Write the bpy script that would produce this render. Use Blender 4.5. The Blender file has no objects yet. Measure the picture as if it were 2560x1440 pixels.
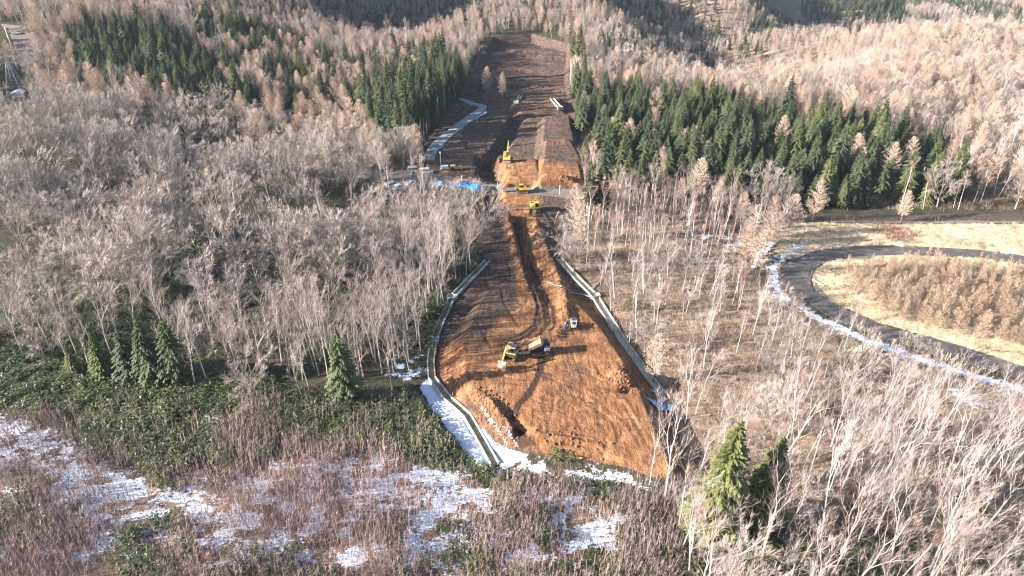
import bpy, bmesh, math, random
import numpy as np
from mathutils import Vector, Matrix
R = math.radians
SC = bpy.context.scene
COL = SC.collection

# ------------------------------------------------------------------ camera, sky, sun, exposure
CAM_H, PITCH, FPX = 80.0, 30.0, 1730.0
cd = bpy.data.cameras.new('camera'); cam = bpy.data.objects.new('camera', cd); COL.objects.link(cam)
cd.sensor_width = 36.0; cd.lens = 36.0 * FPX / 2560.0; cd.clip_start = 1.0; cd.clip_end = 9000.0
cam.location = (0, 0, CAM_H); cam.rotation_euler = (R(90 - PITCH), 0, 0)
SC.camera = cam
SUN_EL, SUN_AZ = 20.0, 10.0      # shadows run to +x, turned SUN_AZ towards +y
w = bpy.data.worlds.new('World'); SC.world = w; w.use_nodes = True
nt = w.node_tree; bg = nt.nodes['Background']
sky = nt.nodes.new('ShaderNodeTexSky'); sky.sky_type = 'NISHITA'; sky.sun_disc = False
sky.sun_elevation = R(SUN_EL); sky.sun_rotation = R(270 - SUN_AZ)
sky.altitude = 300; sky.air_density = 1.0; sky.dust_density = 1.0
nt.links.new(sky.outputs[0], bg.inputs[0]); bg.inputs[1].default_value = 0.065
ld = bpy.data.lights.new('sun', 'SUN'); ld.energy = 5.0; ld.angle = R(0.5); ld.color = (1.0, 0.925, 0.83)
sun = bpy.data.objects.new('sun', ld); COL.objects.link(sun)
sv = Vector((math.cos(R(SUN_AZ)) * math.cos(R(SUN_EL)), math.sin(R(SUN_AZ)) * math.cos(R(SUN_EL)), -math.sin(R(SUN_EL))))
sun.rotation_euler = sv.to_track_quat('-Z', 'Y').to_euler(); sun.location = (-200, 0, 200)
SC.view_settings.view_transform = 'Standard'; SC.view_settings.look = 'None'
SC.view_settings.exposure = 2.22; SC.view_settings.gamma = 1.0
SC.cycles.max_bounces = 4; SC.cycles.diffuse_bounces = 1; SC.cycles.glossy_bounces = 2
SC.cycles.transparent_max_bounces = 6; SC.cycles.volume_bounces = 0
SC.cycles.use_denoising = True; SC.cycles.use_adaptive_sampling = False; SC.cycles.pixel_filter_type = 'BLACKMAN_HARRIS'; SC.cycles.filter_width = 1.2

rnd = random.Random(11); nrs = np.random.RandomState(11)
cP, sP = math.cos(R(PITCH)), math.sin(R(PITCH))

def P0(u, v, z=0.0):
    vv = v - 720.0
    t = (CAM_H - z) / (FPX * sP + vv * cP)
    return ((u - 1280.0) * t, t * (FPX * cP - vv * sP))
def PG(u, v, dz=0.0):
    z = 0.0
    for _ in range(12):
        x, y = P0(u, v, z + dz); z = 0.5 * z + 0.5 * float(base_h(np.array([x]), np.array([y]))[0])
    return (x, y)
def poly0(pts, z=0.0): return np.array([PG(u, v, z) for u, v in pts])
def project(x, y, z):
    d = y * cP - (z - CAM_H) * sP
    d = np.maximum(d, 1.0)
    up = y * sP + (z - CAM_H) * cP
    return 1280 + FPX * x / d, 720 - FPX * up / d, d

# ------------------------------------------------------------------ numpy helpers
def _hash(ix, iy, s):
    n = (ix.astype(np.int64) * 374761393 + iy.astype(np.int64) * 668265263 + s * 974711) & 0xffffffff
    n = ((n ^ (n >> 13)) * 1274126177) & 0xffffffff
    return ((n ^ (n >> 16)) & 0xffff) / 65535.0
def vnoise(x, y, s=0):
    ix, iy = np.floor(x), np.floor(y); fx, fy = x - ix, y - iy
    fx = fx * fx * (3 - 2 * fx); fy = fy * fy * (3 - 2 * fy)
    a, b = _hash(ix, iy, s), _hash(ix + 1, iy, s); c, d = _hash(ix, iy + 1, s), _hash(ix + 1, iy + 1, s)
    return (a * (1 - fx) + b * fx) * (1 - fy) + (c * (1 - fx) + d * fx) * fy
def fbm(x, y, s=0, o=3):
    r, a, t = 0, 0.5, 0
    for i in range(o):
        r = r + a * vnoise(x, y, s + i * 17); t += a; x = x * 2.03 + 7.1; y = y * 2.03 - 3.3; a *= 0.5
    return r / t
def smooth(a, b, x):
    t = np.clip((x - a) / (b - a), 0, 1); return t * t * (3 - 2 * t)
def inpoly(x, y, P):
    x = np.asarray(x); y = np.asarray(y); c = np.zeros(x.shape, bool); n = len(P)
    for i in range(n):
        x1, y1 = P[i]; x2, y2 = P[(i + 1) % n]
        if y1 == y2: continue
        k = ((y1 > y) != (y2 > y)) & (x < (x2 - x1) * (y - y1) / (y2 - y1) + x1)
        c ^= k
    return c
def dseg(x, y, P, closed=False):
    """distance to a polyline and the parameter (0..1) along it"""
    best = np.full(np.shape(x), 1e9); par = np.zeros(np.shape(x)); n = len(P) if closed else len(P) - 1
    for i in range(n):
        x1, y1 = P[i]; x2, y2 = P[(i + 1) % len(P)]; dx, dy = x2 - x1, y2 - y1
        t = np.clip(((x - x1) * dx + (y - y1) * dy) / (dx * dx + dy * dy + 1e-9), 0, 1)
        d = np.hypot(x - x1 - t * dx, y - y1 - t * dy); k = d < best
        best = np.where(k, d, best); par = np.where(k, (i + t) / n, par)
    return best, par

# ------------------------------------------------------------------ terrain
def G(x, y, cx, cy, sx, sy, rot=0.0):
    a = R(rot); dx, dy = x - cx, y - cy
    p, q = dx * math.cos(a) + dy * math.sin(a), -dx * math.sin(a) + dy * math.cos(a)
    return np.exp(-0.5 * ((p / sx) ** 2 + (q / sy) ** 2))
def GA(x, y, cx, cy, sl, sr, sy, rot=0.0):
    a = R(rot); dx, dy = x - cx, y - cy
    p, q = dx * math.cos(a) + dy * math.sin(a), -dx * math.sin(a) + dy * math.cos(a)
    return np.exp(-0.5 * ((p / np.where(p < 0, sl, sr)) ** 2 + (q / sy) ** 2))
def base_h(x, y):
    crest = np.interp(x, [-700, -230, -85, -55, 0, 60, 110, 150, 214, 285, 460, 900], [930, 560, 398, 398, 466, 466, 448, 468, 480, 410, 326, 260])
    drop = smooth(0, 85, y - crest)
    corr = 1 - 0.92 * smooth(60, 100, y) * smooth(480, 455, y) * smooth(60, 36, np.abs(x - 2))
    z = 7 * (fbm(x / 90 + 3, y / 90, 5) - 0.5) * (0.3 + 0.7 * smooth(60, 200, y)) * corr
    z = z - 62 * drop + 16 * smooth(760, 1000, y) + 110 * smooth(1000, 1500, y)
    z = z - 10 * smooth(370, 450, y) * smooth(40, 85, np.abs(x)) * (1 - drop)
    z = z + 13 * G(x, y, 225, 385, 80, 60, 20) * (1 - 0.7 * drop)     # right hill
    z = z + 4 * G(x, y, 66, 425, 26, 40, -14) * (1 - drop)           # ridge right of the cut
    z = z - 38 * GA(x, y, 126, 394, 25, 50, 36, -22)                 # shaded gully behind it
    z = z + 66 * GA(x, y, -238, 545, 140, 58, 105, 16)   # left hill
    z = z + 96 * GA(x, y, 2, 645, 150, 52, 100, 8)                   # sunlit hill beyond
    z = z + 78 * GA(x, y, 172, 790, 90, 46, 120, 18)
    z = z + 22 * GA(x, y, -200, 940, 120, 60, 160, 10)
    z = z + 54 * GA(x, y, 330, 930, 120, 55, 110, 18)
    z = z + 14 * GA(x, y, 560, 760, 120, 70, 120, 0)
    z = z - 8 * GA(x, y, -112, 236, 20, 55, 26, 14)                 # dark hollow in the left wood
    z = z + 5 * G(x, y, -150, 215, 26, 40, 10)
    z = z - 4 * GA(x, y, -50, 165, 9, 20, 14, 10)
    z = z + 4 * G(x, y, -85, 185, 18, 22, 0)
    z = z + 2.5 * G(x, y, -45, 138, 14, 10, 0)
    z = z + (8 * (fbm(x / 60, y / 60, 9) - 0.5) + 3 * (fbm(x / 22, y / 22, 21) - 0.5)) * drop
    z = z + 0.5 * (fbm(x / 6, y / 6, 31) - 0.5)
    return z

# outlines read off the photograph as points of the ground (pixel of the photo -> ground point)
EARTH = [(1232, 92), (1190, 150), (1152, 232), (1112, 290), (1050, 365), (1078, 432), (1120, 448), (1190, 490), (1180, 560), (1215, 655), (1130, 745), (1085, 855),
         (1078, 950), (1165, 1040), (1232, 1112), (1300, 1125), (1420, 1142), (1560, 1168), (1640, 1195), (1712, 1195), (1712, 1120), (1662, 1000), (1560, 865),
         (1490, 745), (1398, 652), (1420, 600), (1452, 520), (1466, 440), (1452, 340), (1422, 200), (1428, 110), (1330, 84)]
PLAT = [(1240, 665), (1195, 760), (1158, 860), (1165, 950), (1215, 1000), (1275, 1062), (1335, 1108), (1420, 1122), (1560, 1148), (1668, 1178), (1676, 1168), (1640, 1085), (1600, 990),
        (1555, 905), (1500, 815), (1450, 755), (1405, 700), (1330, 650)]
wE = poly0(EARTH); wP = poly0(PLAT, 2.6)
def fill(x, y, P, H, slope):
    d, _ = dseg(x, y, P, True); ins = inpoly(x, y, P)
    d = np.where(ins, 0, d)
    return H * np.clip(1 - d / (slope * np.maximum(H, 0.05)), 0, 1)
# (points, half width, height, start factor, end factor)
STROKES = [
    ([(1292, 548), (1306, 600), (1322, 655), (1352, 715), (1376, 765), (1384, 812)], 2.0, -1.8, 1.2, 0.1),     # haul road cut
    ([(1270, 545), (1284, 600), (1298, 660), (1310, 700)], 1.3, 1.7, 1.2, 0.6),                                  # its left bank
    ([(1340, 560), (1358, 610), (1380, 660), (1402, 715), (1412, 770), (1416, 830), (1390, 868)], 1.3, 1.1, 1.6, 0.5),   # spoil on its right
    ([(1228, 480), (1222, 515), (1232, 545)], 3.2, -3.2, 1, 0.8),                                              # dark pit by the tarps
    ([(1212, 400), (1224, 430), (1240, 450)], 3.4, -3.2, 1, 1),
    ([(1545, 968), (1556, 985)], 1.6, 1.5, 1, 0.8),
    ([(1562, 1002), (1580, 1000)], 1.1, -1.0, 1, 0.8),
    ([(1190, 1010), (1232, 1050), (1282, 1105)], 1.0, 1.0, 0.3, 1.2),                                          # berm at the lower left
    ([(1268, 1066), (1300, 1105)], 1.1, -1.7, 0.6, 1),
    ([(1345, 1122), (1420, 1132), (1500, 1150)], 0.6, 0.7, 1, 0.5),
    ([(1215, 655), (1130, 745), (1085, 855), (1078, 950), (1165, 1040), (1238, 1166)], 0.9, -0.5, 1, 1),       # beds of the two drains
    ([(1398, 650), (1490, 745), (1560, 865), (1662, 1000)], 0.9, -0.5, 1, 1),
    ([(1290, 300), (1255, 370), (1225, 400)], 3.0, -2.6, 1, 1),                                                # dark batter of the upper cut
    ([(1215, 250), (1290, 240)], 1.4, 1.0, 1, 1), ([(1235, 190), (1300, 196), (1425, 190)], 1.2, -1.2, 1, 1), ([(1235, 148), (1425, 152)], 1.3, -1.4, 1, 1), ([(1240, 110), (1420, 118)], 1.8, -1.6, 1, 1), ([(1240, 210), (1420, 225)], 1.6, 1.2, 1, 1), ([(1235, 165), (1415, 180)], 1.8, 1.3, 1, 1), ([(1238, 128), (1420, 140)], 2.0, 1.6, 1, 1),
    ([(1255, 395), (1240, 412), (1262, 398)], 0.9, 1.2, 1, 1),
    ([(1100, 432), (1150, 440), (1205, 458)], 0.9, 0.7, 1, 1),
    ([(1360, 458), (1410, 462), (1455, 470)], 0.9, 0.8, 1, 1),
]
TRACKS = []       # wheel and crawler marks pressed in the soil
def T(pts, gap=0.0): TRACKS.append((pts, gap))
T([(1305, 600), (1325, 660), (1352, 715), (1372, 770), (1376, 820), (1350, 858)], 1.9); T([(1296, 600), (1316, 660), (1340, 715), (1358, 765), (1360, 815), (1330, 855), (1270, 880), (1200, 900)], 1.9)
T([(1312, 655), (1334, 715), (1345, 765), (1338, 820), (1300, 850), (1230, 870)], 0); T([(1390, 760), (1400, 810), (1390, 850)], 1.7)
T([(1500, 960), (1512, 1000), (1500, 1040), (1510, 1080), (1530, 1110)], 1.2); T([(1420, 980), (1480, 1020), (1530, 1060), (1580, 1100)], 1.9)
T([(1290, 1010), (1360, 1000), (1440, 1010), (1500, 1050)], 1.9); T([(1380, 960), (1400, 1020), (1380, 1090)], 1.9); T([(1560, 1010), (1600, 1080), (1640, 1150)], 1.2)
T([(1540, 1010), (1580, 1080), (1620, 1150)], 1.2); T([(1450, 860), (1470, 920), (1520, 1000)], 1.9); T([(1410, 880), (1440, 960), (1450, 1050)], 1.9)
T([(1190, 800), (1215, 860), (1230, 880)], 0); T([(1250, 700), (1262, 760), (1300, 830)], 0); T([(1340, 690), (1325, 760), (1300, 800)], 1.9)
T([(1262, 410), (1262, 440)], 1.5); T([(1290, 405), (1300, 440)], 1.5); T([(1270, 500), (1290, 540), (1300, 570)], 1.7); T([(1330, 540), (1300, 560), (1290, 590)], 1.7)
T([(1530, 1060), (1560, 1130)], 0.8); T([(1590, 1040), (1630, 1120)], 0.8); T([(1470, 780), (1500, 840), (1530, 900)], 1.7); T([(1430, 770), (1445, 850)], 1.7)
_r = random.Random(5)
for _k in range(26):
    _u, _v = _r.uniform(1240, 1560), _r.uniform(930, 1090); _a = _r.choice([_r.uniform(-0.5, 0.5), _r.uniform(0.9, 1.5)]); _l = _r.uniform(60, 150); _c = _r.uniform(-25, 25)
    T([(_u, _v), (_u + math.sin(_a) * _l * .5 + _c, _v + math.cos(_a) * _l * .35), (_u + math.sin(_a) * _l, _v + math.cos(_a) * _l * .7)], _r.choice([1.7, 1.9, 1.2]))
for _k in range(14):
    _u, _v = _r.uniform(1120, 1280), _r.uniform(720, 880); T([(_u, _v), (_u + _r.uniform(20, 60), _v - _r.uniform(-10, 20)), (_u + _r.uniform(70, 120), _v - _r.uniform(0, 45))], 1.8)
def height(x, y):
    """ground height for 1-D arrays"""
    z = base_h(x, y)
    site = (x > -42) & (x < 45) & (y > 66) & (y < 470)
    xs, ys = x[site], y[site]
    if len(xs):
        add = np.zeros(len(xs)); 
        ing = inpoly(xs, ys, wE); de, _ = dseg(xs, ys, wE, True); k = np.where(ing, smooth(0, 2.5, de), 0)
        H = 0.5 + 2.3 * smooth(145, 108, ys)
        n = (ys < 170)
        if n.any(): add[n] = fill(xs[n], ys[n], wP, H[n], 1.55)
        for poly, hh, sl in UPPER:
            q = poly0(poly, hh); m = (np.abs(ys - q[:, 1].mean()) < 90)
            add[m] = np.maximum(add[m], fill(xs[m], ys[m], q, np.full(m.sum(), hh), sl))
        for pts, hw, amp, a, b in STROKES:
            q = poly0(pts); m = (xs > q[:, 0].min() - 4 * hw) & (xs < q[:, 0].max() + 4 * hw) & (ys > q[:, 1].min() - 4 * hw) & (ys < q[:, 1].max() + 4 * hw)
            d, t = dseg(xs[m], ys[m], q); d = d * (0.8 + 0.5 * vnoise(xs[m] / 1.3, ys[m] / 1.3, 77))
            pr = amp * (a + (b - a) * t) * np.exp(-(d / hw) ** 4 if hw > 2 else -(d / hw) ** 2) * (0.75 + 0.5 * vnoise(xs[m] / 0.9, ys[m] / 0.9, 3))
            add[m] += pr
        rut = np.zeros(len(xs))
        for pts, gap in TRACKS:
            q = poly0(pts, 1.5)
            m = (xs > q[:, 0].min() - 4) & (xs < q[:, 0].max() + 4) & (ys > q[:, 1].min() - 4) & (ys < q[:, 1].max() + 4)
            if not m.any(): continue
            d, t = dseg(xs[m], ys[m], q); d = np.abs(d - gap / 2)
            e = np.minimum(1, 6 * np.minimum(t, 1 - t) + 0.15)
            rut[m] += e * ((-0.18 if gap == 0 else -0.05) * np.exp(-(d / 0.28) ** 2) + 0.02 * np.exp(-((d - 0.55) / 0.22) ** 2))
        rough = 0.14 * (fbm(xs / 1.1, ys / 2.2, 41) - 0.5) + 0.30 * (fbm(xs / 3.5, ys / 1.4, 43) - 0.5) * smooth(150, 190, ys) + 1.6 * (fbm(xs / 9, ys / 7, 45) - 0.5) * smooth(200, 260, ys)
        z[site] = z[site] * (1 - 0.6 * k) + add + (rut + rough) * k
    return z
UPPER = [([(1362, 292), (1420, 288), (1452, 440), (1352, 452)], 2.4, 1.2), ([(1262, 402), (1338, 398), (1348, 448), (1262, 452)], 1.8, 1.3),
         ([(1366, 350), (1424, 348), (1450, 396), (1360, 400)], 3.6, 0.8), ([(1290, 250), (1400, 245), (1400, 268), (1300, 275)], 2.2, 1.5)]

def axis(segs):
    out = [segs[0][0]]
    for a, b, s in segs:
        n = max(1, int(round((b - a) / s))); out += list(np.linspace(a, b, n + 1)[1:])
    return np.array(out)
AX = axis([(-1300, -620, 20), (-620, -240, 8), (-240, -110, 2.5), (-110, -38, 1.0), (-38, 42, 0.30), (42, 130, 1.0), (130, 260, 2.5), (260, 620, 8), (620, 1300, 20)])
AY = axis([(20, 60, 4), (60, 150, 0.30), (150, 250, 0.5), (250, 460, 1.1), (460, 700, 4), (700, 1700, 12)])
GX, GY = np.meshgrid(AX, AY); gx, gy = GX.ravel(), GY.ravel()
gz_ = height(gx, gy); GZ = gz_.reshape(GX.shape)
def gz(x, y):
    x = np.atleast_1d(np.asarray(x, float)); y = np.atleast_1d(np.asarray(y, float))
    i = np.clip(np.searchsorted(AX, x) - 1, 0, len(AX) - 2); j = np.clip(np.searchsorted(AY, y) - 1, 0, len(AY) - 2)
    fx = np.clip((x - AX[i]) / (AX[i + 1] - AX[i]), 0, 1); fy = np.clip((y - AY[j]) / (AY[j + 1] - AY[j]), 0, 1)
    return (GZ[j, i] * (1 - fx) + GZ[j, i + 1] * fx) * (1 - fy) + (GZ[j + 1, i] * (1 - fx) + GZ[j + 1, i + 1] * fx) * fy
def at(u, v):
    """ground point seen at a photo pixel: march the ray to the terrain"""
    vv = v - 720.0; d = np.array([u - 1280.0, FPX * cP - vv * sP, -FPX * sP - vv * cP]); d /= np.linalg.norm(d)
    s = np.arange(40, 2200, 0.5); X, Y, Z = d[0] * s, d[1] * s, CAM_H + d[2] * s
    k = np.argmax(Z < gz(X, Y)); 
    if k == 0: k = len(s) - 1
    s2 = np.linspace(s[k - 1], s[k], 12); Z2 = CAM_H + d[2] * s2; k2 = np.argmax(Z2 <= gz(d[0] * s2, d[1] * s2) + 1e-6)
    t = s2[k2]; x, y = d[0] * t, d[1] * t
    return Vector((x, y, float(gz(x, y)[0])))
gu, gv, gd = project(gx, gy, gz_)

# ------------------------------------------------------------------ materials
def tagp(o, label=None, cat=None, group=None, kind=None):
    if label: o['label'] = label
    if cat: o['category'] = cat
    if group: o['group'] = group
    if kind: o['kind'] = kind
    return o
class NT:
    def __init__(s, name):
        s.m = bpy.data.materials.new(name); s.m.use_nodes = True; s.t = s.m.node_tree
        s.b = s.t.nodes['Principled BSDF']; s.b.inputs['Specular IOR Level'].default_value = 0.25
    def n(s, typ, **kw):
        o = s.t.nodes.new(typ)
        for k, v in kw.items(): setattr(o, k, v)
        return o
    def l(s, a, b): s.t.links.new(a, b)
    def noise(s, scale, det=3, vec=None, rough=0.6, stretch=None):
        tc = s.n('ShaderNodeTexCoord'); o = s.n('ShaderNodeTexNoise'); o.inputs['Scale'].default_value = scale; o.inputs['Detail'].default_value = det
        o.inputs['Roughness'].default_value = rough
        v = tc.outputs['Object']
        if stretch:
            mp = s.n('ShaderNodeMapping'); mp.inputs['Scale'].default_value = stretch[:3]
            if len(stretch) > 3: mp.inputs['Rotation'].default_value = (0, 0, R(stretch[3]))
            s.l(v, mp.inputs[0]); v = mp.outputs[0]
        s.l(v, o.inputs['Vector']); return o.outputs['Fac']
    def ramp(s, fac, a, b, ca=(0, 0, 0), cb=(1, 1, 1)):
        o = s.n('ShaderNodeValToRGB'); e = o.color_ramp.elements
        e[0].position, e[1].position = a, b; e[0].color = (*ca, 1); e[1].color = (*cb, 1); s.l(fac, o.inputs[0]); return o.outputs[0]
    def mix(s, f, a, b, typ='MIX'):
        o = s.n('ShaderNodeMix', data_type='RGBA', blend_type=typ)
        for sock, val in ((o.inputs[0], f), (o.inputs[6], a), (o.inputs[7], b)):
            if isinstance(val, (int, float)): sock.default_value = val
            elif isinstance(val, tuple): sock.default_value = (*val, 1)
            else: s.l(val, sock)
        return o.outputs[2]
    def math(s, op, a, b=0.0, clamp=False):
        o = s.n('ShaderNodeMath', operation=op, use_clamp=clamp)
        for i, val in enumerate((a, b)):
            if isinstance(val, (int, float)): o.inputs[i].default_value = val
            else: s.l(val, o.inputs[i])
        return o.outputs[0]
    def bump(s, fac, dist, st=1.0):
        o = s.n('ShaderNodeBump'); o.inputs['Strength'].default_value = st; o.inputs['Distance'].default_value = dist
        s.l(fac, o.inputs['Height']); s.l(o.outputs[0], s.b.inputs['Normal'])
    def fin(s, c, rough=0.9):
        if isinstance(c, tuple): s.b.inputs['Base Color'].default_value = (*c, 1)
        else: s.l(c, s.b.inputs['Base Color'])
        s.b.inputs['Roughness'].default_value = rough; return s.m
def simple(name, c, rough=0.6, var=0.25, scale=3.0, metal=0.0, dirt=None):
    t = NT(name); dk = tuple(v * (1 - var) for v in c)
    f = t.noise(scale, 4); col = t.mix(t.ramp(f, 0.35, 0.65), dk, c)
    if dirt: col = t.mix(t.ramp(t.noise(scale * 0.7, 5), 0.45, 0.62), col, dirt)
    t.b.inputs['Metallic'].default_value = metal
    return t.fin(col, rough)
def plantmat(name, a, b, c=None, rough=0.85, trans=0.0):
    """colour differs from plant to plant (object random) and a little within one"""
    t = NT(name); oi = t.n('ShaderNodeObjectInfo')
    cr = t.n('ShaderNodeValToRGB'); e = cr.color_ramp.elements; e[0].color = (*a, 1); e[1].color = (*b, 1)
    if c: k = cr.color_ramp.elements.new(0.5); k.color = (*c, 1)
    t.l(oi.outputs['Random'], cr.inputs[0])
    f = t.noise(1.3, 3); col = t.mix(t.math('MULTIPLY', t.ramp(f, 0.3, 0.7), 0.35), cr.outputs[0], (a[0] * 0.6, a[1] * 0.6, a[2] * 0.6))
    return t.fin(col, rough)

def ground_mat():
    t = NT('ground_surface')
    A = t.n('ShaderNodeAttribute', attribute_name='mask_a'); B = t.n('ShaderNodeAttribute', attribute_name='mask_b')
    sa = t.n('ShaderNodeSeparateColor'); sb = t.n('ShaderNodeSeparateColor'); t.l(A.outputs['Color'], sa.inputs[0]); t.l(B.outputs['Color'], sb.inputs[0])
    soil, orange, snow, gravel = sa.outputs[0], sa.outputs[1], sa.outputs[2], A.outputs['Alpha']
    straw, green, litter, wet_shade = sb.outputs[0], sb.outputs[1], sb.outputs[2], B.outputs['Alpha']
    n1 = t.noise(0.35, 5); n2 = t.noise(2.2, 4); n3 = t.noise(0.08, 3); n4 = t.noise(1.1, 5, rough=0.75)
    ns = t.noise(1.0, 5, stretch=(1.6, 0.32, 1.0, 12), rough=0.7); nl = t.noise(1.0, 4, stretch=(0.25, 1.7, 1.0, -8), rough=0.7)
    floor = t.mix(t.ramp(n4, 0.38, 0.62), (0.035, 0.028, 0.021), (0.11, 0.083, 0.058))
    floor = t.mix(t.ramp(n1, 0.38, 0.6), floor, (0.030, 0.040, 0.018))
    lit = t.mix(t.ramp(n4, 0.35, 0.65), (0.10, 0.058, 0.042), (0.26, 0.17, 0.12)); lit = t.mix(t.ramp(n1, 0.42, 0.62), lit, (0.34, 0.25, 0.18))
    col = t.mix(t.math('MULTIPLY', litter, t.ramp(n2, 0.2, 0.5)), floor, lit)
    stc = t.mix(t.ramp(n4, 0.35, 0.7), (0.30, 0.22, 0.14), (0.64, 0.51, 0.35)); stc = t.mix(t.ramp(n3, 0.5, 0.6), stc, (0.55, 0.43, 0.29))
    def edge(mask, nz, amt=0.7, w_=0.1):
        return t.ramp(t.math('ADD', mask, t.math('MULTIPLY', t.math('SUBTRACT', nz, 0.5), amt)), 0.5 - w_, 0.5 + w_)
    col = t.mix(edge(straw, n4), col, stc)
    col = t.mix(edge(green, n4), col, t.mix(t.ramp(n2, 0.4, 0.6), (0.02, 0.035, 0.012), (0.07, 0.09, 0.03)))
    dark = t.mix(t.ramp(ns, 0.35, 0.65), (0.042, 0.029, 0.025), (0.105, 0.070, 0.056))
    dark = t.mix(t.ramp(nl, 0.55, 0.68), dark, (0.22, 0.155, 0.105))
    orn = t.mix(t.ramp(ns, 0.32, 0.66), (0.110, 0.050, 0.026), (0.300, 0.142, 0.066)); orn = t.mix(t.ramp(n1, 0.5, 0.68), orn, (0.37, 0.195, 0.092))
    om = t.ramp(t.math('ADD', orange, t.math('MULTIPLY', t.math('SUBTRACT', t.math('ADD', t.math('MULTIPLY', ns, 0.5), t.math('MULTIPLY', nl, 0.5)), 0.5), 1.8)), 0.25, 0.75)
    so = t.mix(om, dark, orn); so = t.mix(t.ramp(t.math('ADD', wet_shade, t.math('MULTIPLY', t.math('SUBTRACT', n2, 0.5), 0.5)), 0.12, 0.5), so, (0.050, 0.029, 0.020))  # darkens wet soil and the painted shade of bank and pit
    col = t.mix(edge(soil, n2, 0.4, 0.05), col, so)
    gr = t.mix(t.ramp(n2, 0.3, 0.7), (0.10, 0.085, 0.075), (0.25, 0.215, 0.19))
    col = t.mix(edge(gravel, n2, 0.4, 0.08), col, gr)
    nsn = t.math('ADD', t.math('MULTIPLY', n4, 0.6), t.math('MULTIPLY', t.noise(3.4, 3, stretch=(0.6, 1.6, 1)), 0.4))
    sm = edge(snow, nsn, 2.6, 0.06)
    col = t.mix(sm, col, (0.64, 0.70, 0.82))
    t.bump(t.math('ADD', t.math('MULTIPLY', n2, 0.6), t.math('ADD', t.math('MULTIPLY', n4, 1.2), ns)), 0.22, 0.9)
    t.b.inputs['Specular IOR Level'].default_value = 0.15
    return t.fin(col, 0.95)

# ------------------------------------------------------------------ ground cover masks
def soft(pts_list, blur=6.0, warp=5.0, only_frame=False):
    """1 inside any polygon (photo points), wandering soft edge, evaluated per ground vertex in the plane of the ground"""
    wu = gu + warp * 2 * (fbm(gx / 3, gy / 3, 51) - 0.5); wv = gv + warp * (fbm(gx / 3 + 9, gy / 3, 57) - 0.5)
    out = np.zeros(len(gx)); 
    for pts in pts_list:
        us = [p[0] for p in pts]; vs = [p[1] for p in pts]
        m = (wu > min(us) - 3 * blur) & (wu < max(us) + 3 * blur) & (wv > min(vs) - 3 * blur) & (wv < max(vs) + 3 * blur)
        if not m.any(): continue
        a, b = wu[m], wv[m]; d, _ = dseg(a, b, pts, True); s_ = np.where(inpoly(a, b, pts), d, -d)
        out[m] = np.maximum(out[m], np.clip(0.5 + s_ / (2 * blur), 0, 1))
    return out
def band(pts, hw, blur=4.0, warp=4.0):
    wu = gu + warp * 2 * (fbm(gx / 3, gy / 3, 61) - 0.5); wv = gv + warp * (fbm(gx / 3 + 9, gy / 3, 67) - 0.5)
    us = [p[0] for p in pts]; vs = [p[1] for p in pts]; out = np.zeros(len(gx)); k = hw + 3 * blur
    m = (wu > min(us) - k) & (wu < max(us) + k) & (wv > min(vs) - k) & (wv < max(vs) + k)
    d, _ = dseg(wu[m], wv[m], pts); out[m] = np.clip(0.5 + (hw - d) / (2 * blur), 0, 1); return out
SNOW = [[(0, 1040), (60, 1035), (140, 1070), (210, 1100), (215, 1130), (200, 1150), (270, 1160), (380, 1195), (430, 1240), (520, 1230), (570, 1250), (560, 1300), (430, 1290), (330, 1330), (200, 1300), (150, 1240), (100, 1180), (-300, 1150), (-300, 1040)],
        [(425, 1042), (500, 1033), (590, 1045), (560, 1065), (440, 1060)],
        [(860, 1150), (900, 1130), (930, 1160), (960, 1200), (1050, 1170), (1180, 1190), (1230, 1220), (1240, 1290), (1150, 1300), (1080, 1330), (1050, 1400), (990, 1390), (1000, 1300), (900, 1290), (820, 1240)],
        [(600, 1180), (700, 1130), (760, 1170), (700, 1210), (620, 1230)],
        [(975, 895), (1060, 870), (1074, 950), (1160, 1045), (1240, 1168), (1190, 1170), (1140, 1090), (1060, 1010), (1045, 960), (980, 940)],
        [(1180, 1035), (1215, 1075), (1262, 1130), (1340, 1140), (1420, 1150), (1560, 1180), (1650, 1205), (1620, 1225), (1500, 1225), (1360, 1200), (1240, 1185)],
        [(1370, 1285), (1440, 1275), (1500, 1310), (1560, 1350), (1545, 1390), (1450, 1360), (1380, 1330)],
        [(500, 1320), (560, 1330), (570, 1390), (490, 1385)], [(640, 1335), (715, 1330), (730, 1395), (640, 1400)], [(370, 1325), (440, 1340), (420, 1375), (360, 1360)], [(0, 1370), (35, 1380), (20, 1400), (-200, 1400)],
        [(1700, 565), (1800, 570), (1900, 600), (1900, 640), (1830, 640), (1720, 595)], [(1720, 640), (1800, 650), (1840, 680), (1760, 680)],
        [(1905, 625), (1990, 598), (2012, 606), (1965, 640), (1945, 672), (1948, 705), (1975, 740), (2060, 795), (2200, 850), (2330, 900), (2560, 968), (2900, 1070), (2900, 1110), (2560, 1000), (2400, 950), (2300, 908), (2180, 868), (1990, 800), (1920, 740), (1898, 680)],
        [(2340, 940), (2480, 975), (2600, 1010), (2600, 1060), (2450, 1035), (2340, 980)], [(2500, 1090), (2600, 1095), (2600, 1160), (2520, 1140)], [(2150, 955), (2260, 965), (2250, 985), (2160, 975)],
        [(2060, 735), (2120, 785), (2210, 822), (2200, 832), (2100, 785), (2045, 745)], [(2540, 730), (2600, 720), (2600, 800), (2545, 780)], [(1150, 250), (1185, 262), (1215, 275), (1200, 268)],
        [(1140, 262), (1160, 268), (1140, 270)], [(715, 700), (745, 712), (740, 725), (715, 718)], [(510, 665), (540, 680), (545, 705), (520, 700)], [(60, 700), (100, 705), (95, 720), (55, 715)]]
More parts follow.
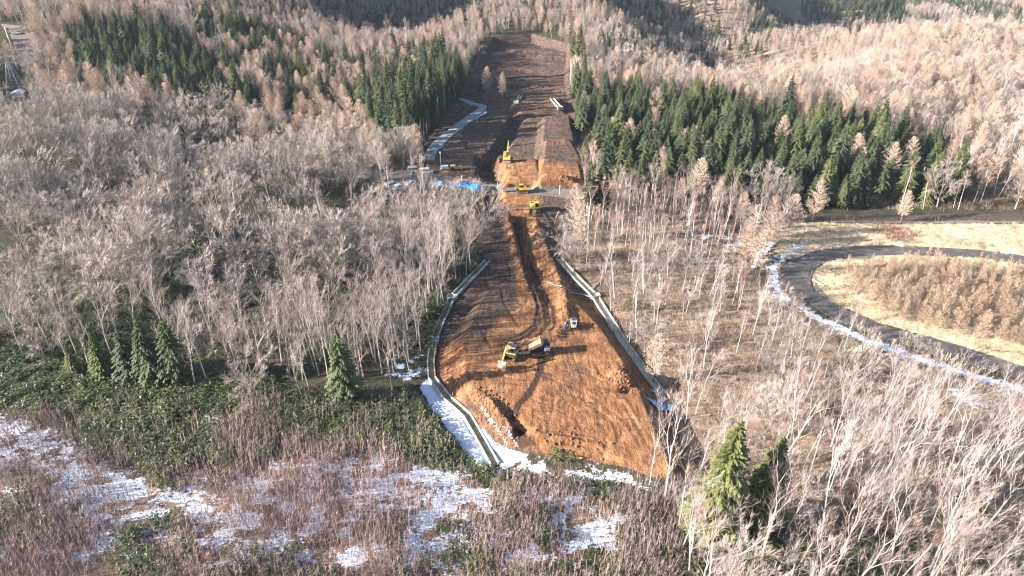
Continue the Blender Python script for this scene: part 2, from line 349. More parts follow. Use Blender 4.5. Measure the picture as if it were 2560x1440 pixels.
STRAW = [[(1880, 575), (1960, 556), (2200, 560), (2560, 560), (2900, 570), (2900, 760), (2560, 642), (2430, 624), (2215, 614), (2089, 618), (1981, 650), (1950, 640)],
         [(2900, 650), (2560, 660), (2430, 644), (2251, 638), (2125, 642), (2064, 654), (2034, 680), (2030, 705), (2050, 733), (2110, 769), (2200, 808), (2395, 862), (2560, 916), (2900, 1020)]]
GREEN = [[(-300, 860), (80, 880), (300, 930), (600, 970), (1050, 1000), (1100, 1070), (1180, 1165), (1150, 1190), (1000, 1140), (900, 1120), (700, 1090), (600, 1060), (520, 1130), (450, 1180), (300, 1150), (210, 1120), (200, 1080), (0, 1025), (-300, 1020)],
         [(-300, 1260), (80, 1250), (130, 1290), (110, 1370), (40, 1400), (-300, 1440)], [(1500, 1210), (1640, 1210), (1760, 1230), (1900, 1330), (2560, 1370), (2900, 1380), (2900, 1600), (1200, 1600), (1420, 1430), (1560, 1400), (1540, 1290)],
         [(1200, 1180), (1320, 1190), (1300, 1240), (1210, 1240)], [(380, 760), (500, 900), (700, 960), (300, 940), (100, 880), (200, 820)], [(1040, 740), (1100, 740), (1090, 800), (1010, 800)]]
LITTER = [[(1395, 648), (1430, 560), (1700, 530), (1880, 570), (1900, 690), (2000, 800), (2300, 910), (3200, 1150), (3200, 1700), (1600, 1700), (1700, 1200), (1662, 1000), (1490, 745)], [(1430, 80), (1470, 480), (2400, 500), (3200, 470), (3200, -200), (1430, -200)],
          [(0, 1150), (200, 1160), (450, 1200), (900, 1130), (1250, 1180), (1500, 1210), (1540, 1300), (1400, 1440), (1300, 1700), (-400, 1700), (-400, 1150)]]
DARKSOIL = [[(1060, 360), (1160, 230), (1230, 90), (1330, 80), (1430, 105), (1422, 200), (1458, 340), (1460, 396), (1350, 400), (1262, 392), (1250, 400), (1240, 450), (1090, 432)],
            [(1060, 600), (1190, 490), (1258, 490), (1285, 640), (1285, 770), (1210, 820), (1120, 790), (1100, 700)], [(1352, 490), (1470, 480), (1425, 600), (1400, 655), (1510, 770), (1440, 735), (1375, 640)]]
ORANGE = [[(1252, 402), (1345, 398), (1452, 440), (1440, 455), (1345, 480), (1340, 560), (1350, 640), (1420, 760), (1430, 860), (1350, 880), (1200, 900), (1230, 800), (1290, 760), (1290, 640), (1262, 560), (1252, 480)],
          [(1400, 690), (1500, 800), (1600, 980), (1680, 1190), (1420, 1140), (1345, 1115), (1230, 1010), (1100, 960), (1110, 880), (1180, 850), (1300, 880), (1420, 860)], [(1360, 286), (1430, 284), (1430, 300), (1360, 305)], [(1350, 345), (1440, 345), (1440, 365), (1350, 365)], [(1290, 248), (1415, 248), (1415, 275), (1290, 280)],
          [(1080, 600), (1200, 590), (1210, 660), (1120, 740), (1090, 690)]]
m_soil = soft([EARTH], 3, 3); m_snow = soft(SNOW, 30, 34) ; m_straw = soft(STRAW, 5, 6); m_green = soft(GREEN, 16, 14); m_lit = soft(LITTER, 25, 20)
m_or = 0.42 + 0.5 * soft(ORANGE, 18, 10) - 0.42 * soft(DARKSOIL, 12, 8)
m_or = m_or - 0.30 * soft([[(1090, 880), (1250, 900), (1420, 870), (1540, 900), (1560, 950), (1400, 960), (1250, 990), (1130, 960)]], 22, 24) * smooth(.35, .6, fbm(gx / 2.5, gy / 5, 88))  # tree shadow streaks across the fill painted into the soil colour
m_or = m_or - 0.25 * soft([[(1120, 700), (1290, 650), (1290, 760), (1230, 830), (1110, 850), (1090, 830)]], 20, 10)  # shade of the left wood painted into the soil colour
m_gr = np.maximum.reduce([band([(900, 436), (1000, 436), (1090, 446), (1170, 460), (1250, 470), (1330, 476), (1462, 487)], 11, 3, 2), band([(955, 468), (1090, 455)], 14, 5), soft([[(925, 425), (1085, 425), (1100, 470), (930, 480)]], 5, 4),
                         band([(1985, 650), (1962, 700), (1985, 735)], 8, 4), band([(2040, 670), (2040, 720), (2100, 775), (2210, 820)], 6, 4), band([(1850, 532), (2000, 542), (2200, 550), (2560, 550)], 8, 4)])
m_snow = np.maximum(m_snow * np.clip(-0.30 + 1.5 * fbm(gx / 2.2, gy / 1.6, 83, 4), 0, 1), 0.62 * band([(1100, 372), (1120, 345), (1165, 310), (1215, 280)], 3, 2, 1))
hard = soft([[(1085, 930), (1074, 950), (1160, 1045), (1236, 1160), (1190, 1165), (1140, 1095), (1080, 1020), (1050, 970)], [(1180, 1045), (1240, 1110), (1320, 1140), (1262, 1172), (1235, 1140)]], 6, 6)
m_snow = np.maximum(m_snow, 0.64 * soft([[(-400, 1060), (60, 1035), (400, 1190), (900, 1120), (1240, 1170), (1660, 1200), (1560, 1400), (1200, 1440), (500, 1440), (-400, 1350)]], 30, 30) * smooth(.34, .6, fbm(gx / 2.4, gy / 1.7, 87)))
m_snow = np.maximum(m_snow, 1.05 * band([(2015, 606), (1970, 632), (1938, 668), (1936, 705), (1962, 742), (2050, 800), (2190, 860), (2330, 908), (2450, 944), (2560, 978), (2760, 1045)], 9, 9, 10) * (.35 + .75 * fbm(gx / 3, gy / 3, 89)))
m_snow = np.maximum(m_snow, hard * 1.35)
m_snow = np.maximum(m_snow, np.maximum(band([(1205, 1020), (1235, 1060), (1268, 1110)], 3, 4, 6), band([(1258, 1062), (1295, 1115)], 1.5, 3, 5)) * 0.9)
m_wet_shade = np.maximum.reduce([band([(1352, 880), (1350, 930), (1330, 970), (1300, 1010), (1285, 1045)], 8, 5, 6), band([(1286, 560), (1300, 620), (1312, 680)], 4, 3, 4), soft([[(1275, 1055), (1345, 1112), (1300, 1118), (1270, 1080)]], 5, 4),  # wet mud strip, then painted shade along the haul bank and in the pit
                          band([(1268, 650), (1275, 690), (1240, 715), (1200, 725)], 2, 2, 3)]) * 0.8
rutm = np.zeros(len(gx)); sm_ = np.where((gx > -42) & (gx < 45) & (gy > 66) & (gy < 260))[0]
for ti, (pts, gap) in enumerate(TRACKS):
    q = poly0(pts, 1.5); k = sm_[(gx[sm_] > q[:, 0].min() - 3) & (gx[sm_] < q[:, 0].max() + 3) & (gy[sm_] > q[:, 1].min() - 3) & (gy[sm_] < q[:, 1].max() + 3)]
    if len(k):
        d, t = dseg(gx[k], gy[k], q); rutm[k] = np.maximum(rutm[k], (1.1 if ti < 3 else 0.55) * np.exp(-(np.abs(d - gap / 2) / (0.5 if ti < 3 else 0.26)) ** 2) * np.minimum(1, 5 * np.minimum(t, 1 - t) + .1))
m_or = m_or - 0.55 * rutm; m_wet_shade = np.maximum(m_wet_shade, 0.42 * rutm)
soil_gap = soft([[(1120, 1060), (1240, 1120), (1240, 1200), (1150, 1120)]], 5, 4)
m_soil = m_soil * (1 - 0.0 * soil_gap)

me = bpy.data.meshes.new('ground'); NXg, NYg = len(AX), len(AY)
idx = np.arange(NXg * NYg).reshape(NYg, NXg)
quads = np.stack([idx[:-1, :-1], idx[:-1, 1:], idx[1:, 1:], idx[1:, :-1]], -1).reshape(-1, 4)
cx = gx[quads].mean(1); cy = gy[quads].mean(1)
inE = np.zeros(len(quads), bool); mm = (cx > -42) & (cx < 45) & (cy > 66) & (cy < 470); inE[mm] = inpoly(cx[mm], cy[mm], wE)
GROUND_MAT = ground_mat()
def sheet(name, q):
    used = np.unique(q); remap = np.zeros(len(gx), np.int64); remap[used] = np.arange(len(used)); q2 = remap[q]
    m = bpy.data.meshes.new(name); m.vertices.add(len(used)); m.vertices.foreach_set('co', np.stack([gx[used], gy[used], gz_[used]], 1).ravel().astype(np.float32))
    m.loops.add(q2.size); m.loops.foreach_set('vertex_index', q2.ravel().astype(np.int32)); m.polygons.add(len(q2))
    m.polygons.foreach_set('loop_start', np.arange(0, q2.size, 4, dtype=np.int32)); m.polygons.foreach_set('use_smooth', np.ones(len(q2), bool)); m.update(calc_edges=True)
    for nm, ch in (('mask_a', (m_soil, m_or, m_snow, m_gr)), ('mask_b', (m_straw, m_green, m_lit, m_wet_shade))):
        a = m.attributes.new(nm, 'FLOAT_COLOR', 'POINT'); a.data.foreach_set('color', np.stack([c[used] for c in ch], 1).ravel().astype(np.float32))
    m.materials.append(GROUND_MAT); o = bpy.data.objects.new(name, m); COL.objects.link(o); o['kind'] = 'structure'; return o
sheet('ground', quads[~inE]); sheet('earthworks_ground', quads[inE])

# ------------------------------------------------------------------ tubes and plants
class Tubes:
    def __init__(s): s.a = []; s.b = []; s.r = []; s.q = []; s.F = []; s.V = []
    def seg(s, a, b, r0, r1, n=3): s.a.append(a); s.b.append(b); s.r.append((r0, r1)); s.q.append(n)
    def face(s, *pts):
        k = len(s.V); s.V += pts; s.F.append(tuple(range(k, k + len(pts))))
    def mesh(s, name, mat, smooth_=True):
        V, F, off = [], [], 0
        if s.a:
            A, B, Rr, Q = np.array(s.a, float), np.array(s.b, float), np.array(s.r, float), np.array(s.q)
            for n in sorted(set(s.q)):
                k = Q == n; a, b, r = A[k], B[k], Rr[k]; d = b - a; d /= np.maximum(np.linalg.norm(d, axis=1, keepdims=True), 1e-9)
                ref = np.where(np.abs(d[:, 2:3]) > 0.9, np.array([[1.0, 0, 0]]), np.array([[0, 0, 1.0]])); e = np.cross(d, ref); e /= np.linalg.norm(e, axis=1, keepdims=True); f = np.cross(d, e)
                m = 2 if n == 2 else n
                ang = np.arange(m) * 2 * np.pi / m
                ring = e[:, None] * np.cos(ang)[None, :, None] + f[:, None] * np.sin(ang)[None, :, None]
                v = np.concatenate([a[:, None] + ring * r[:, 0, None, None], b[:, None] + ring * r[:, 1, None, None]], 1); N = len(a)
                V.append(v.reshape(-1, 3)); base = off + np.arange(N)[:, None] * 2 * m
                for i in range(1 if n == 2 else m):
                    j = (i + 1) % m; F.append(np.concatenate([base + i, base + j, base + m + j, base + m + i], 1))
                off += N * 2 * m
        V = np.concatenate(V) if V else np.zeros((0, 3)); F = np.concatenate(F) if F else np.zeros((0, 4), int)
        me = bpy.data.meshes.new(name)
        ex = [tuple(i + len(V) for i in f) for f in s.F]
        nv = len(V) + len(s.V); me.vertices.add(nv); allv = np.concatenate([V, np.array(s.V, float).reshape(-1, 3)]) if s.V else V
        me.vertices.foreach_set('co', allv.astype(np.float32).ravel())
        tot = [4] * len(F) + [len(f) for f in ex]; li = np.concatenate([F.ravel()] + [np.array(f) for f in ex]) if ex else F.ravel()
        me.loops.add(len(li)); me.loops.foreach_set('vertex_index', li.astype(np.int32)); me.polygons.add(len(tot))
        me.polygons.foreach_set('loop_start', np.concatenate([[0], np.cumsum(tot)[:-1]]).astype(np.int32))
        me.update(calc_edges=True); me.materials.append(mat); return me
def vadd(a, b, k=1.0): return (a[0] + b[0] * k, a[1] + b[1] * k, a[2] + b[2] * k)
def vnorm(a):
    l = math.sqrt(a[0] ** 2 + a[1] ** 2 + a[2] ** 2) or 1; return (a[0] / l, a[1] / l, a[2] / l)
def tilt(d, ang, az):
    """direction d bent by ang towards azimuth az round d"""
    ref = (0, 0, 1) if abs(d[2]) < 0.95 else (1, 0, 0)
    e = vnorm((d[1] * ref[2] - d[2] * ref[1], d[2] * ref[0] - d[0] * ref[2], d[0] * ref[1] - d[1] * ref[0]))
    f = (d[1] * e[2] - d[2] * e[1], d[2] * e[0] - d[0] * e[2], d[0] * e[1] - d[1] * e[0])
    s_, c_ = math.sin(ang), math.cos(ang); ca, sa = math.cos(az), math.sin(az)
    return vnorm(tuple(d[i] * c_ + (e[i] * ca + f[i] * sa) * s_ for i in range(3)))

def bare_tree(seed, H, r0, clear, fork, nlimb, levels, ang, up, ntw, twl, twr, lean=0.0, side=0.5, lfac=0.74, limb0=0.34, wob=0.10):
    """bare broadleaved tree: trunk to the fork height, limbs that divide again and again, fine twigs at the ends"""
    rg = random.Random(seed); tr, cr = Tubes(), Tubes()
    def poly(tb, p, d, L, ra, rb, k, n, upw):
        pts = [p]; dirs = [d]
        for i in range(k):
            d = vnorm((d[0] + rg.gauss(0, wob), d[1] + rg.gauss(0, wob), d[2] + rg.gauss(0, wob) + upw))
            q = vadd(p, d, L / k); tb.seg(p, q, ra + (rb - ra) * i / k, ra + (rb - ra) * (i + 1) / k, n); p = q; pts.append(p); dirs.append(d)
        return pts, dirs
    def twigs(p, d, n, L):
        for _ in range(n):
            e = tilt(d, rg.uniform(0.15, 0.9), rg.uniform(0, 6.28)); l = L * rg.uniform(0.5, 1.2); m = vadd(p, e, l * 0.5)
            e2 = vnorm((e[0] + rg.gauss(0, .2), e[1] + rg.gauss(0, .2), e[2] + 0.15)); q = vadd(m, e2, l * 0.5)
            cr.seg(p, m, twr, twr * 0.8, 2); cr.seg(m, q, twr * 0.8, twr * 0.35, 2)
    def grow(p, d, L, r, lev):
        tb = tr if lev >= levels - 1 else cr
        pts, dirs = poly(tb, p, d, L, r, r * 0.6, 3, 4 if lev >= levels - 1 else 3, up)
        if lev == 0: twigs(pts[-1], dirs[-1], ntw, twl); twigs(pts[2], dirs[2], ntw // 2, twl); twigs(pts[1], dirs[1], ntw // 3, twl); return
        a0 = rg.uniform(0, 6.28)
        for j in range(2): grow(pts[-1], tilt(dirs[-1], ang * rg.uniform(0.5, 1.15), a0 + 3.14 * j + rg.gauss(0, .4)), L * lfac * rg.uniform(0.8, 1.15), r * 0.58, lev - 1)
        for q in (1, 2):
            if rg.random() < side: grow(pts[q], tilt(dirs[q], ang * 1.35, rg.uniform(0, 6.28)), L * lfac * 0.75, r * 0.4, max(0, lev - 2))
        if lev <= 2: twigs(pts[2], dirs[2], ntw // 2, twl)
    d0 = vnorm((lean + rg.gauss(0, .03), rg.gauss(0, .04), 1)); w0 = wob; wob = w0 * 0.22
    pts, dirs = poly(tr, (0, 0, -0.5), d0, H * fork + 0.5, r0, r0 * 0.62, 6, 6, 0.01); wob = w0
    for i in range(nlimb):
        t = clear + (1 - clear) * (i + 0.5) / nlimb; k = min(5.99, t * 6); j = int(k); p = tuple(pts[j][m] + (pts[j + 1][m] - pts[j][m]) * (k - j) for m in range(3))
        top = i >= nlimb - 3; a = ang * (0.8 if top else 1.5)
        grow(p, tilt(dirs[j], a * rg.uniform(0.7, 1.1), i * 2.4 + rg.gauss(0, .3)), H * limb0 * rg.uniform(0.85, 1.15) * (1.0 if top else 0.72), r0 * (0.42 if top else 0.26), levels if top else levels - 1)
    return tr, cr

def conifer(seed, H, r0, Rm, base, rows, per, mat_hint=None, droop=0.45, pine=False):
    rg = random.Random(seed); tr, cr = Tubes(), Tubes()
    tr.seg((0, 0, -0.5), (0, 0, H * 0.5), r0, r0 * 0.6, 6); tr.seg((0, 0, H * 0.5), (0, 0, H), r0 * 0.6, 0.02, 5)
    for i in range(rows):
        t = base + (1 - base) * (i / rows) ** 0.92; z = t * H
        L = Rm * (1 - ((t - base) / (1 - base))) ** 0.78 * min(1.0, 0.55 + 3 * (t - base)) + 0.12
        for j in range(per):
            az = 6.283 * j / per + i * 1.1 + rg.gauss(0, .2); l = L * rg.uniform(0.72, 1.15); c, s_ = math.cos(az), math.sin(az)
            if rg.random() < 0.08: continue
            zz = z + rg.uniform(-.2, .2); rise = 0.12 if t < 0.7 else 0.35
            def pt(u): return (c * l * u, s_ * l * u, zz + l * (rise * u - droop * u * u))
            W = 0.30 * l + 0.18; n = 4; prev = pt(0.12)
            for k in range(n):
                u1 = 0.22 + 0.78 * (k + 1) / n; q = pt(u1); wv = W * (1.05 - 0.85 * (u1 - 0.2)) * rg.uniform(0.7, 1.15)
                for sg in (-1, 1):
                    tip = (q[0] - s_ * sg * wv + c * wv * 0.35, q[1] + c * sg * wv + s_ * wv * 0.35, q[2] - wv * rg.uniform(0.25, 0.55))
                    cr.face(prev, q, tip)
                    tip2 = (prev[0] - s_ * sg * wv * 0.7, prev[1] + c * sg * wv * 0.7, prev[2] - wv * 0.5 - 0.05)
                    cr.face(prev, tip, tip2)
                prev = q
    k = H - 0.5
    for j in range(5): cr.face((0, 0, H + 0.4), (0.22 * math.cos(j * 1.26), 0.22 * math.sin(j * 1.26), k), (0.22 * math.cos(j * 1.26 + 1), 0.22 * math.sin(j * 1.26 + 1), k))
    return tr, cr

def larch_tree(seed, H, r0, Rm, base, nb, nt, twr=0.03):
    """leafless larch: straight trunk, many thin level branches set with short shoots, cone outline"""
    rg = random.Random(seed); tr, cr = Tubes(), Tubes()
    tr.seg((0, 0, -0.5), (0, 0, H * 0.5), r0, r0 * 0.6, 5); tr.seg((0, 0, H * 0.5), (0, 0, H), r0 * 0.6, 0.03, 4)
    for i in range(nb):
        t = base + (1 - base) * i / nb; z = t * H; q_ = (t - base) / (1 - base); L = Rm * (1 - q_) ** 0.6 * min(1, 0.45 + 2.2 * q_) * rg.uniform(0.75, 1.15) + 0.15
        az = i * 2.4 + rg.gauss(0, .3); e = rg.uniform(0.0, 0.35) + 0.55 * q_; d = vnorm((math.cos(az), math.sin(az), e)); p = (0, 0, z)
        m = vadd(p, d, L * 0.5); e2 = vnorm((d[0], d[1], d[2] + 0.2)); q = vadd(m, e2, L * 0.5)
        cr.seg(p, m, 0.05, 0.035, 3); cr.seg(m, q, 0.035, 0.015, 3)
        for k in range(nt):
            s_ = rg.uniform(0.25, 1.0); b = vadd(p, d, L * s_) if s_ < 0.5 else vadd(m, e2, L * (s_ - 0.5))
            f = tilt(d, rg.uniform(0.5, 1.3), rg.uniform(0, 6.28)); cr.seg(b, vadd(b, vnorm((f[0], f[1], f[2] + 0.3)), rg.uniform(0.3, 0.85) * (0.4 + 0.6 * (1.2 - q_))), twr, twr * 0.5, 2)
    return tr, cr

BARKW = plantmat('pale_birch_bark', (0.52, 0.46, 0.41), (0.36, 0.30, 0.25), (0.62, 0.57, 0.52), 0.8)
BARKG = plantmat('grey_brown_bark', (0.22, 0.19, 0.16), (0.36, 0.31, 0.27), (0.15, 0.12, 0.10), 0.85)
BARKC = plantmat('conifer_bark', (0.20, 0.15, 0.12), (0.33, 0.27, 0.23), (0.25, 0.2, 0.17), 0.9)
TWB = plantmat('birch_twigs', (0.37, 0.29, 0.27), (0.26, 0.19, 0.175), (0.44, 0.37, 0.34))
TWG = plantmat('bare_twigs', (0.33, 0.28, 0.245), (0.22, 0.185, 0.165), (0.46, 0.39, 0.34))
TWL = plantmat('larch_twigs', (0.50, 0.36, 0.28), (0.42, 0.31, 0.25), (0.56, 0.42, 0.33))
TWR = plantmat('reddish_twigs', (0.33, 0.21, 0.18), (0.24, 0.16, 0.13), (0.42, 0.29, 0.24))
TWY = plantmat('young_larch_twigs', (0.34, 0.235, 0.165), (0.26, 0.175, 0.125), (0.42, 0.30, 0.21))
NEE = plantmat('spruce_needles', (0.038, 0.054, 0.028), (0.120, 0.126, 0.046), (0.064, 0.080, 0.036), 0.7)
NEY = plantmat('sunny_fir_needles', (0.11, 0.125, 0.038), (0.15, 0.155, 0.055), (0.09, 0.11, 0.036), 0.7)

UNL = bpy.data.collections.new('plant_sources')      # never linked: only copied from
KINDS = {}
def kind(key, builders, tm, cm, name, cat):
    out = []
    for i, b in enumerate(builders):
        tr, cr = b(); mt, mc = tr.mesh(key + '_trunk', tm), cr.mesh(key + '_crown', cm)
        # the same tree as one mesh, for the woods that are one object
        bm = bmesh.new(); bm.from_mesh(mt); bm.from_mesh(mc); jm = bpy.data.meshes.new(key + '_whole'); n1 = len(mt.polygons); bm.to_mesh(jm); bm.free()
        jm.materials.append(tm); jm.materials.append(cm); mi = np.ones(len(jm.polygons), np.int32); mi[:n1] = 0; jm.polygons.foreach_set('material_index', mi)
        out.append((mt, mc, jm))
    KINDS[key] = dict(v=out, name=name, cat=cat)
kind('birch', [lambda s=s, h=h, l=l: bare_tree(s, h, 0.165, 0.5, 0.62, 7, 3, 0.40, 0.08, 4, 1.2, 0.017, lean=l, limb0=0.19, lfac=0.78, wob=0.13) for s, h, l in ((1, 17, .05), (2, 20, -.04), (3, 18.5, .10), (4, 15, 0), (5, 21, .03))], BARKW, TWB, 'birch_tree', 'birch tree')
kind('broad', [lambda s=s, h=h: bare_tree(s, h, 0.24, 0.5, 0.24, 6, 4, 0.50, 0.04, 9, 0.95, 0.024, limb0=0.28, lfac=0.74) for s, h in ((11, 11), (12, 12.5), (13, 10), (14, 12), (15, 13))], BARKG, TWG, 'broadleaf_tree', 'bare tree')
kind('larch', [lambda s=s, h=h, r=r: larch_tree(s, h, 0.15, r, 0.22, 95, 20, 0.036) for s, h, r in ((21, 11.5, 3.5), (22, 12.5, 3.9), (23, 10, 3.4), (24, 11.5, 3.0), (25, 11, 4.2))], BARKG, TWL, 'larch_tree', 'larch tree')
kind('spruce', [lambda s=s, h=h, r=r, b=b: conifer(s, h, 0.2, r, b, 24, 8) for s, h, r, b in ((31, 13.5, 3.7, .08), (32, 15.5, 4.1, .12), (33, 12, 3.5, .06), (34, 14.5, 3.4, .16), (39, 13, 4.2, .1))], BARKC, NEE, 'spruce_tree', 'spruce tree')
kind('tallspruce', [lambda s=s, h=h, r=r: conifer(s, h, 0.17, r, 0.52, 18, 7) for s, h, r in ((35, 19, 2.0), (36, 18, 2.2))], BARKC, NEE, 'spruce_tree', 'spruce tree')
kind('youngs', [lambda s=s, h=h: larch_tree(s, h, 0.06, 1.1, 0.12, 36, 10, 0.022) for s, h in ((41, 5), (42, 6), (43, 4))], BARKG, TWY, 'young_larch', 'young larch')
kind('pole', [lambda s=s, h=h, l=l: bare_tree(s, h, 0.11, 0.6, 0.85, 6, 2, 0.34, 0.12, 7, 1.3, 0.018, lean=l, limb0=0.11) for s, h, l in ((6, 13, .02), (7, 16, -.03), (8, 14, .05))], BARKW, TWR, 'slender_birch', 'birch tree')
kind('fir', [lambda s=s, h=h, r=r: conifer(s, h, 0.22, r, .06, 36, 11, droop=0.3) for s, h, r in ((37, 15, 3.4), (38, 12, 3.0))], BARKC, NEY, 'fir_tree', 'fir tree')

# ------------------------------------------------------------------ where each wood stands (photo points of the trunk bases)
ZONES = [  # name, spacing in m, mix, polygon
    ('none', 0, {}, EARTH), ('none', 0, {}, [(925, 425), (1090, 428), (1180, 440), (1250, 462), (1462, 478), (1462, 494), (1240, 480), (1180, 485), (1095, 475), (940, 480)]),
    ('none', 0, {}, [(1080, 465), (1225, 465), (1235, 620), (1190, 600), (1150, 545), (1085, 520)]), ('none', 0, {}, [(0, 180), (60, 186), (95, 215), (90, 300), (0, 300)]),
    ('carfront', 7.0, {'birch': .5, 'pole': .5}, [(900, 470), (1085, 470), (1150, 545), (1100, 560), (920, 545)]),
    ('none', 0, {}, [(0, 62), (70, 75), (108, 176), (60, 186), (30, 150), (0, 100)]),
    ('none', 0, {}, [(1845, 524), (2700, 524), (2700, 558), (1845, 550)]),
    ('loop', 1.7, {'youngs': 1}, [(2110, 690), (2250, 665), (2430, 680), (2700, 700), (2700, 940), (2560, 880), (2440, 850), (2300, 815), (2200, 790), (2140, 740)]),
    ('none', 0, {}, [(1900, 556), (2900, 556), (2900, 1000), (2560, 1000), (2560, 985), (2330, 905), (2180, 862), (2060, 800), (1960, 745), (1900, 690), (1900, 640), (1990, 595)]),
    ('tallspruceedge', 3.2, {'tallspruce': 1}, [(985, 335), (1060, 330), (1150, 225), (1162, 268), (1060, 368), (1000, 380)]),
    ('none', 0, {}, [(1060, 360), (1165, 220), (1230, 90), (1260, 400), (1060, 432)]),
    ('spruceC', 3.1, {'spruce': .7, 'tallspruce': .25, 'larch': .05}, [(900, 290), (1040, 215), (1140, 188), (1160, 262), (1060, 362), (1000, 395), (930, 370)]),
    ('spruceR', 4.1, {'spruce': .95, 'larch': .05}, [(1418, 215), (1480, 225), (1560, 245), (1700, 265), (1880, 292), (2050, 318), (2200, 335), (2320, 375), (2400, 450), (2390, 512), (2240, 522), (2100, 528), (1900, 520), (1750, 505), (1640, 500), (1560, 498), (1500, 480), (1462, 440), (1440, 340)]),
    ('spruceA', 4.2, {'spruce': .95, 'larch': .05}, [(150, 150), (190, 110), (300, 85), (400, 80), (480, 130), (520, 170), (600, 230), (660, 270), (640, 300), (560, 300), (430, 275), (300, 235), (200, 190)]),
    ('spruceB', 4.2, {'spruce': .8, 'larch': .2}, [(480, 80), (560, 60), (740, 110), (790, 150), (700, 165), (600, 150), (520, 120)]),
    ('mixB', 4.0, {'spruce': .45, 'larch': .38, 'broad': .17}, [(520, 150), (700, 165), (900, 170), (1080, 130), (1160, 190), (1150, 240), (1080, 300), (960, 340), (920, 310), (820, 290), (700, 285), (600, 235)]),
    ('larchL', 4.3, {'larch': .85, 'broad': .15}, [(620, 290), (760, 300), (900, 310), (960, 345), (1000, 385), (960, 420), (820, 400), (700, 390), (580, 330)]),
    ('edgeR', 2.6, {'pole': .8, 'tallspruce': .2}, [(1415, 120), (1445, 120), (1500, 470), (1520, 640), (1452, 620), (1460, 480), (1432, 330), (1420, 210)]),
    ('birchR', 3.4, {'pole': .7, 'birch': .3}, [(1455, 480), (1560, 500), (1750, 520), (1840, 540), (1860, 600), (1800, 660), (1680, 640), (1600, 700), (1480, 660), (1450, 560)]),
    ('treeline', 4.0, {'pole': .65, 'larch': .25, 'broad': .1}, [(2240, 500), (2900, 470), (2900, 556), (2300, 556), (2230, 548)]),
    ('drainedge', 2.9, {'birch': .85, 'broad': .15}, [(960, 640), (1190, 640), (1195, 668), (1120, 730), (1070, 850), (1062, 880), (960, 860), (930, 740)]),
    ('birchL', 3.3, {'birch': .8, 'broad': .2}, [(560, 850), (700, 830), (900, 830), (1050, 850), (1070, 900), (1000, 960), (960, 1000), (700, 1000), (600, 985), (440, 950), (200, 930), (40, 900), (60, 850), (300, 870)]),
    ('none', 0, {}, [(-400, 905), (40, 910), (240, 942), (440, 965), (600, 1000), (760, 1010), (1000, 1010), (1060, 860), (1200, 1000), (1250, 1100), (1720, 1190), (1740, 1260), (1700, 1330), (1700, 1700), (-400, 1700)]),
    ('darkhollow', 4.8, {'broad': .8, 'birch': .2}, [(0, 380), (200, 400), (500, 420), (700, 500), (620, 560), (300, 560), (0, 520)]),
    ('larchhillR', 3.5, {'larch': .55, 'broad': .35, 'birch': .1}, [(1430, 90), (1500, 60), (1900, 40), (2900, 60), (2900, 470), (2400, 470), (2300, 390), (2050, 330), (1700, 275), (1480, 235), (1430, 215)]),
    ('litterslope', 4.5, {'birch': .5, 'broad': .35, 'pole': .15}, [(1400, 640), (1560, 680), (1700, 640), (1900, 700), (2060, 800), (2300, 900), (2560, 980), (2900, 1080), (2900, 1180), (2200, 1100), (1760, 1130), (1690, 1010), (1560, 865), (1490, 745)]),
    ('leaning', 3.9, {'birch': .75, 'broad': .1, 'pole': .15}, [(1740, 1130), (2200, 1100), (3200, 1180), (3200, 1800), (1690, 1800), (1700, 1330), (1740, 1260)]),
    ('leftnear', 5.8, {'broad': .75, 'birch': .25}, [(-600, 480), (1200, 480), (1230, 650), (1130, 745), (1060, 860), (-600, 905)]),
    ('leftmid', 4.2, {'broad': .6, 'birch': .3, 'larch': .1}, [(-600, 180), (560, 310), (1000, 400), (1200, 480), (-600, 480)]),
]
def zone_of(u, v):
    z = np.full(len(u), -1)
    for i, (nm, sp, mx, P) in enumerate(ZONES):
        k = (z == -1); z[k & inpoly(u, v, P)] = i
    return z
TREES = []      # (kind, x, y, z, scale, rot, lean, zone, apparent size)
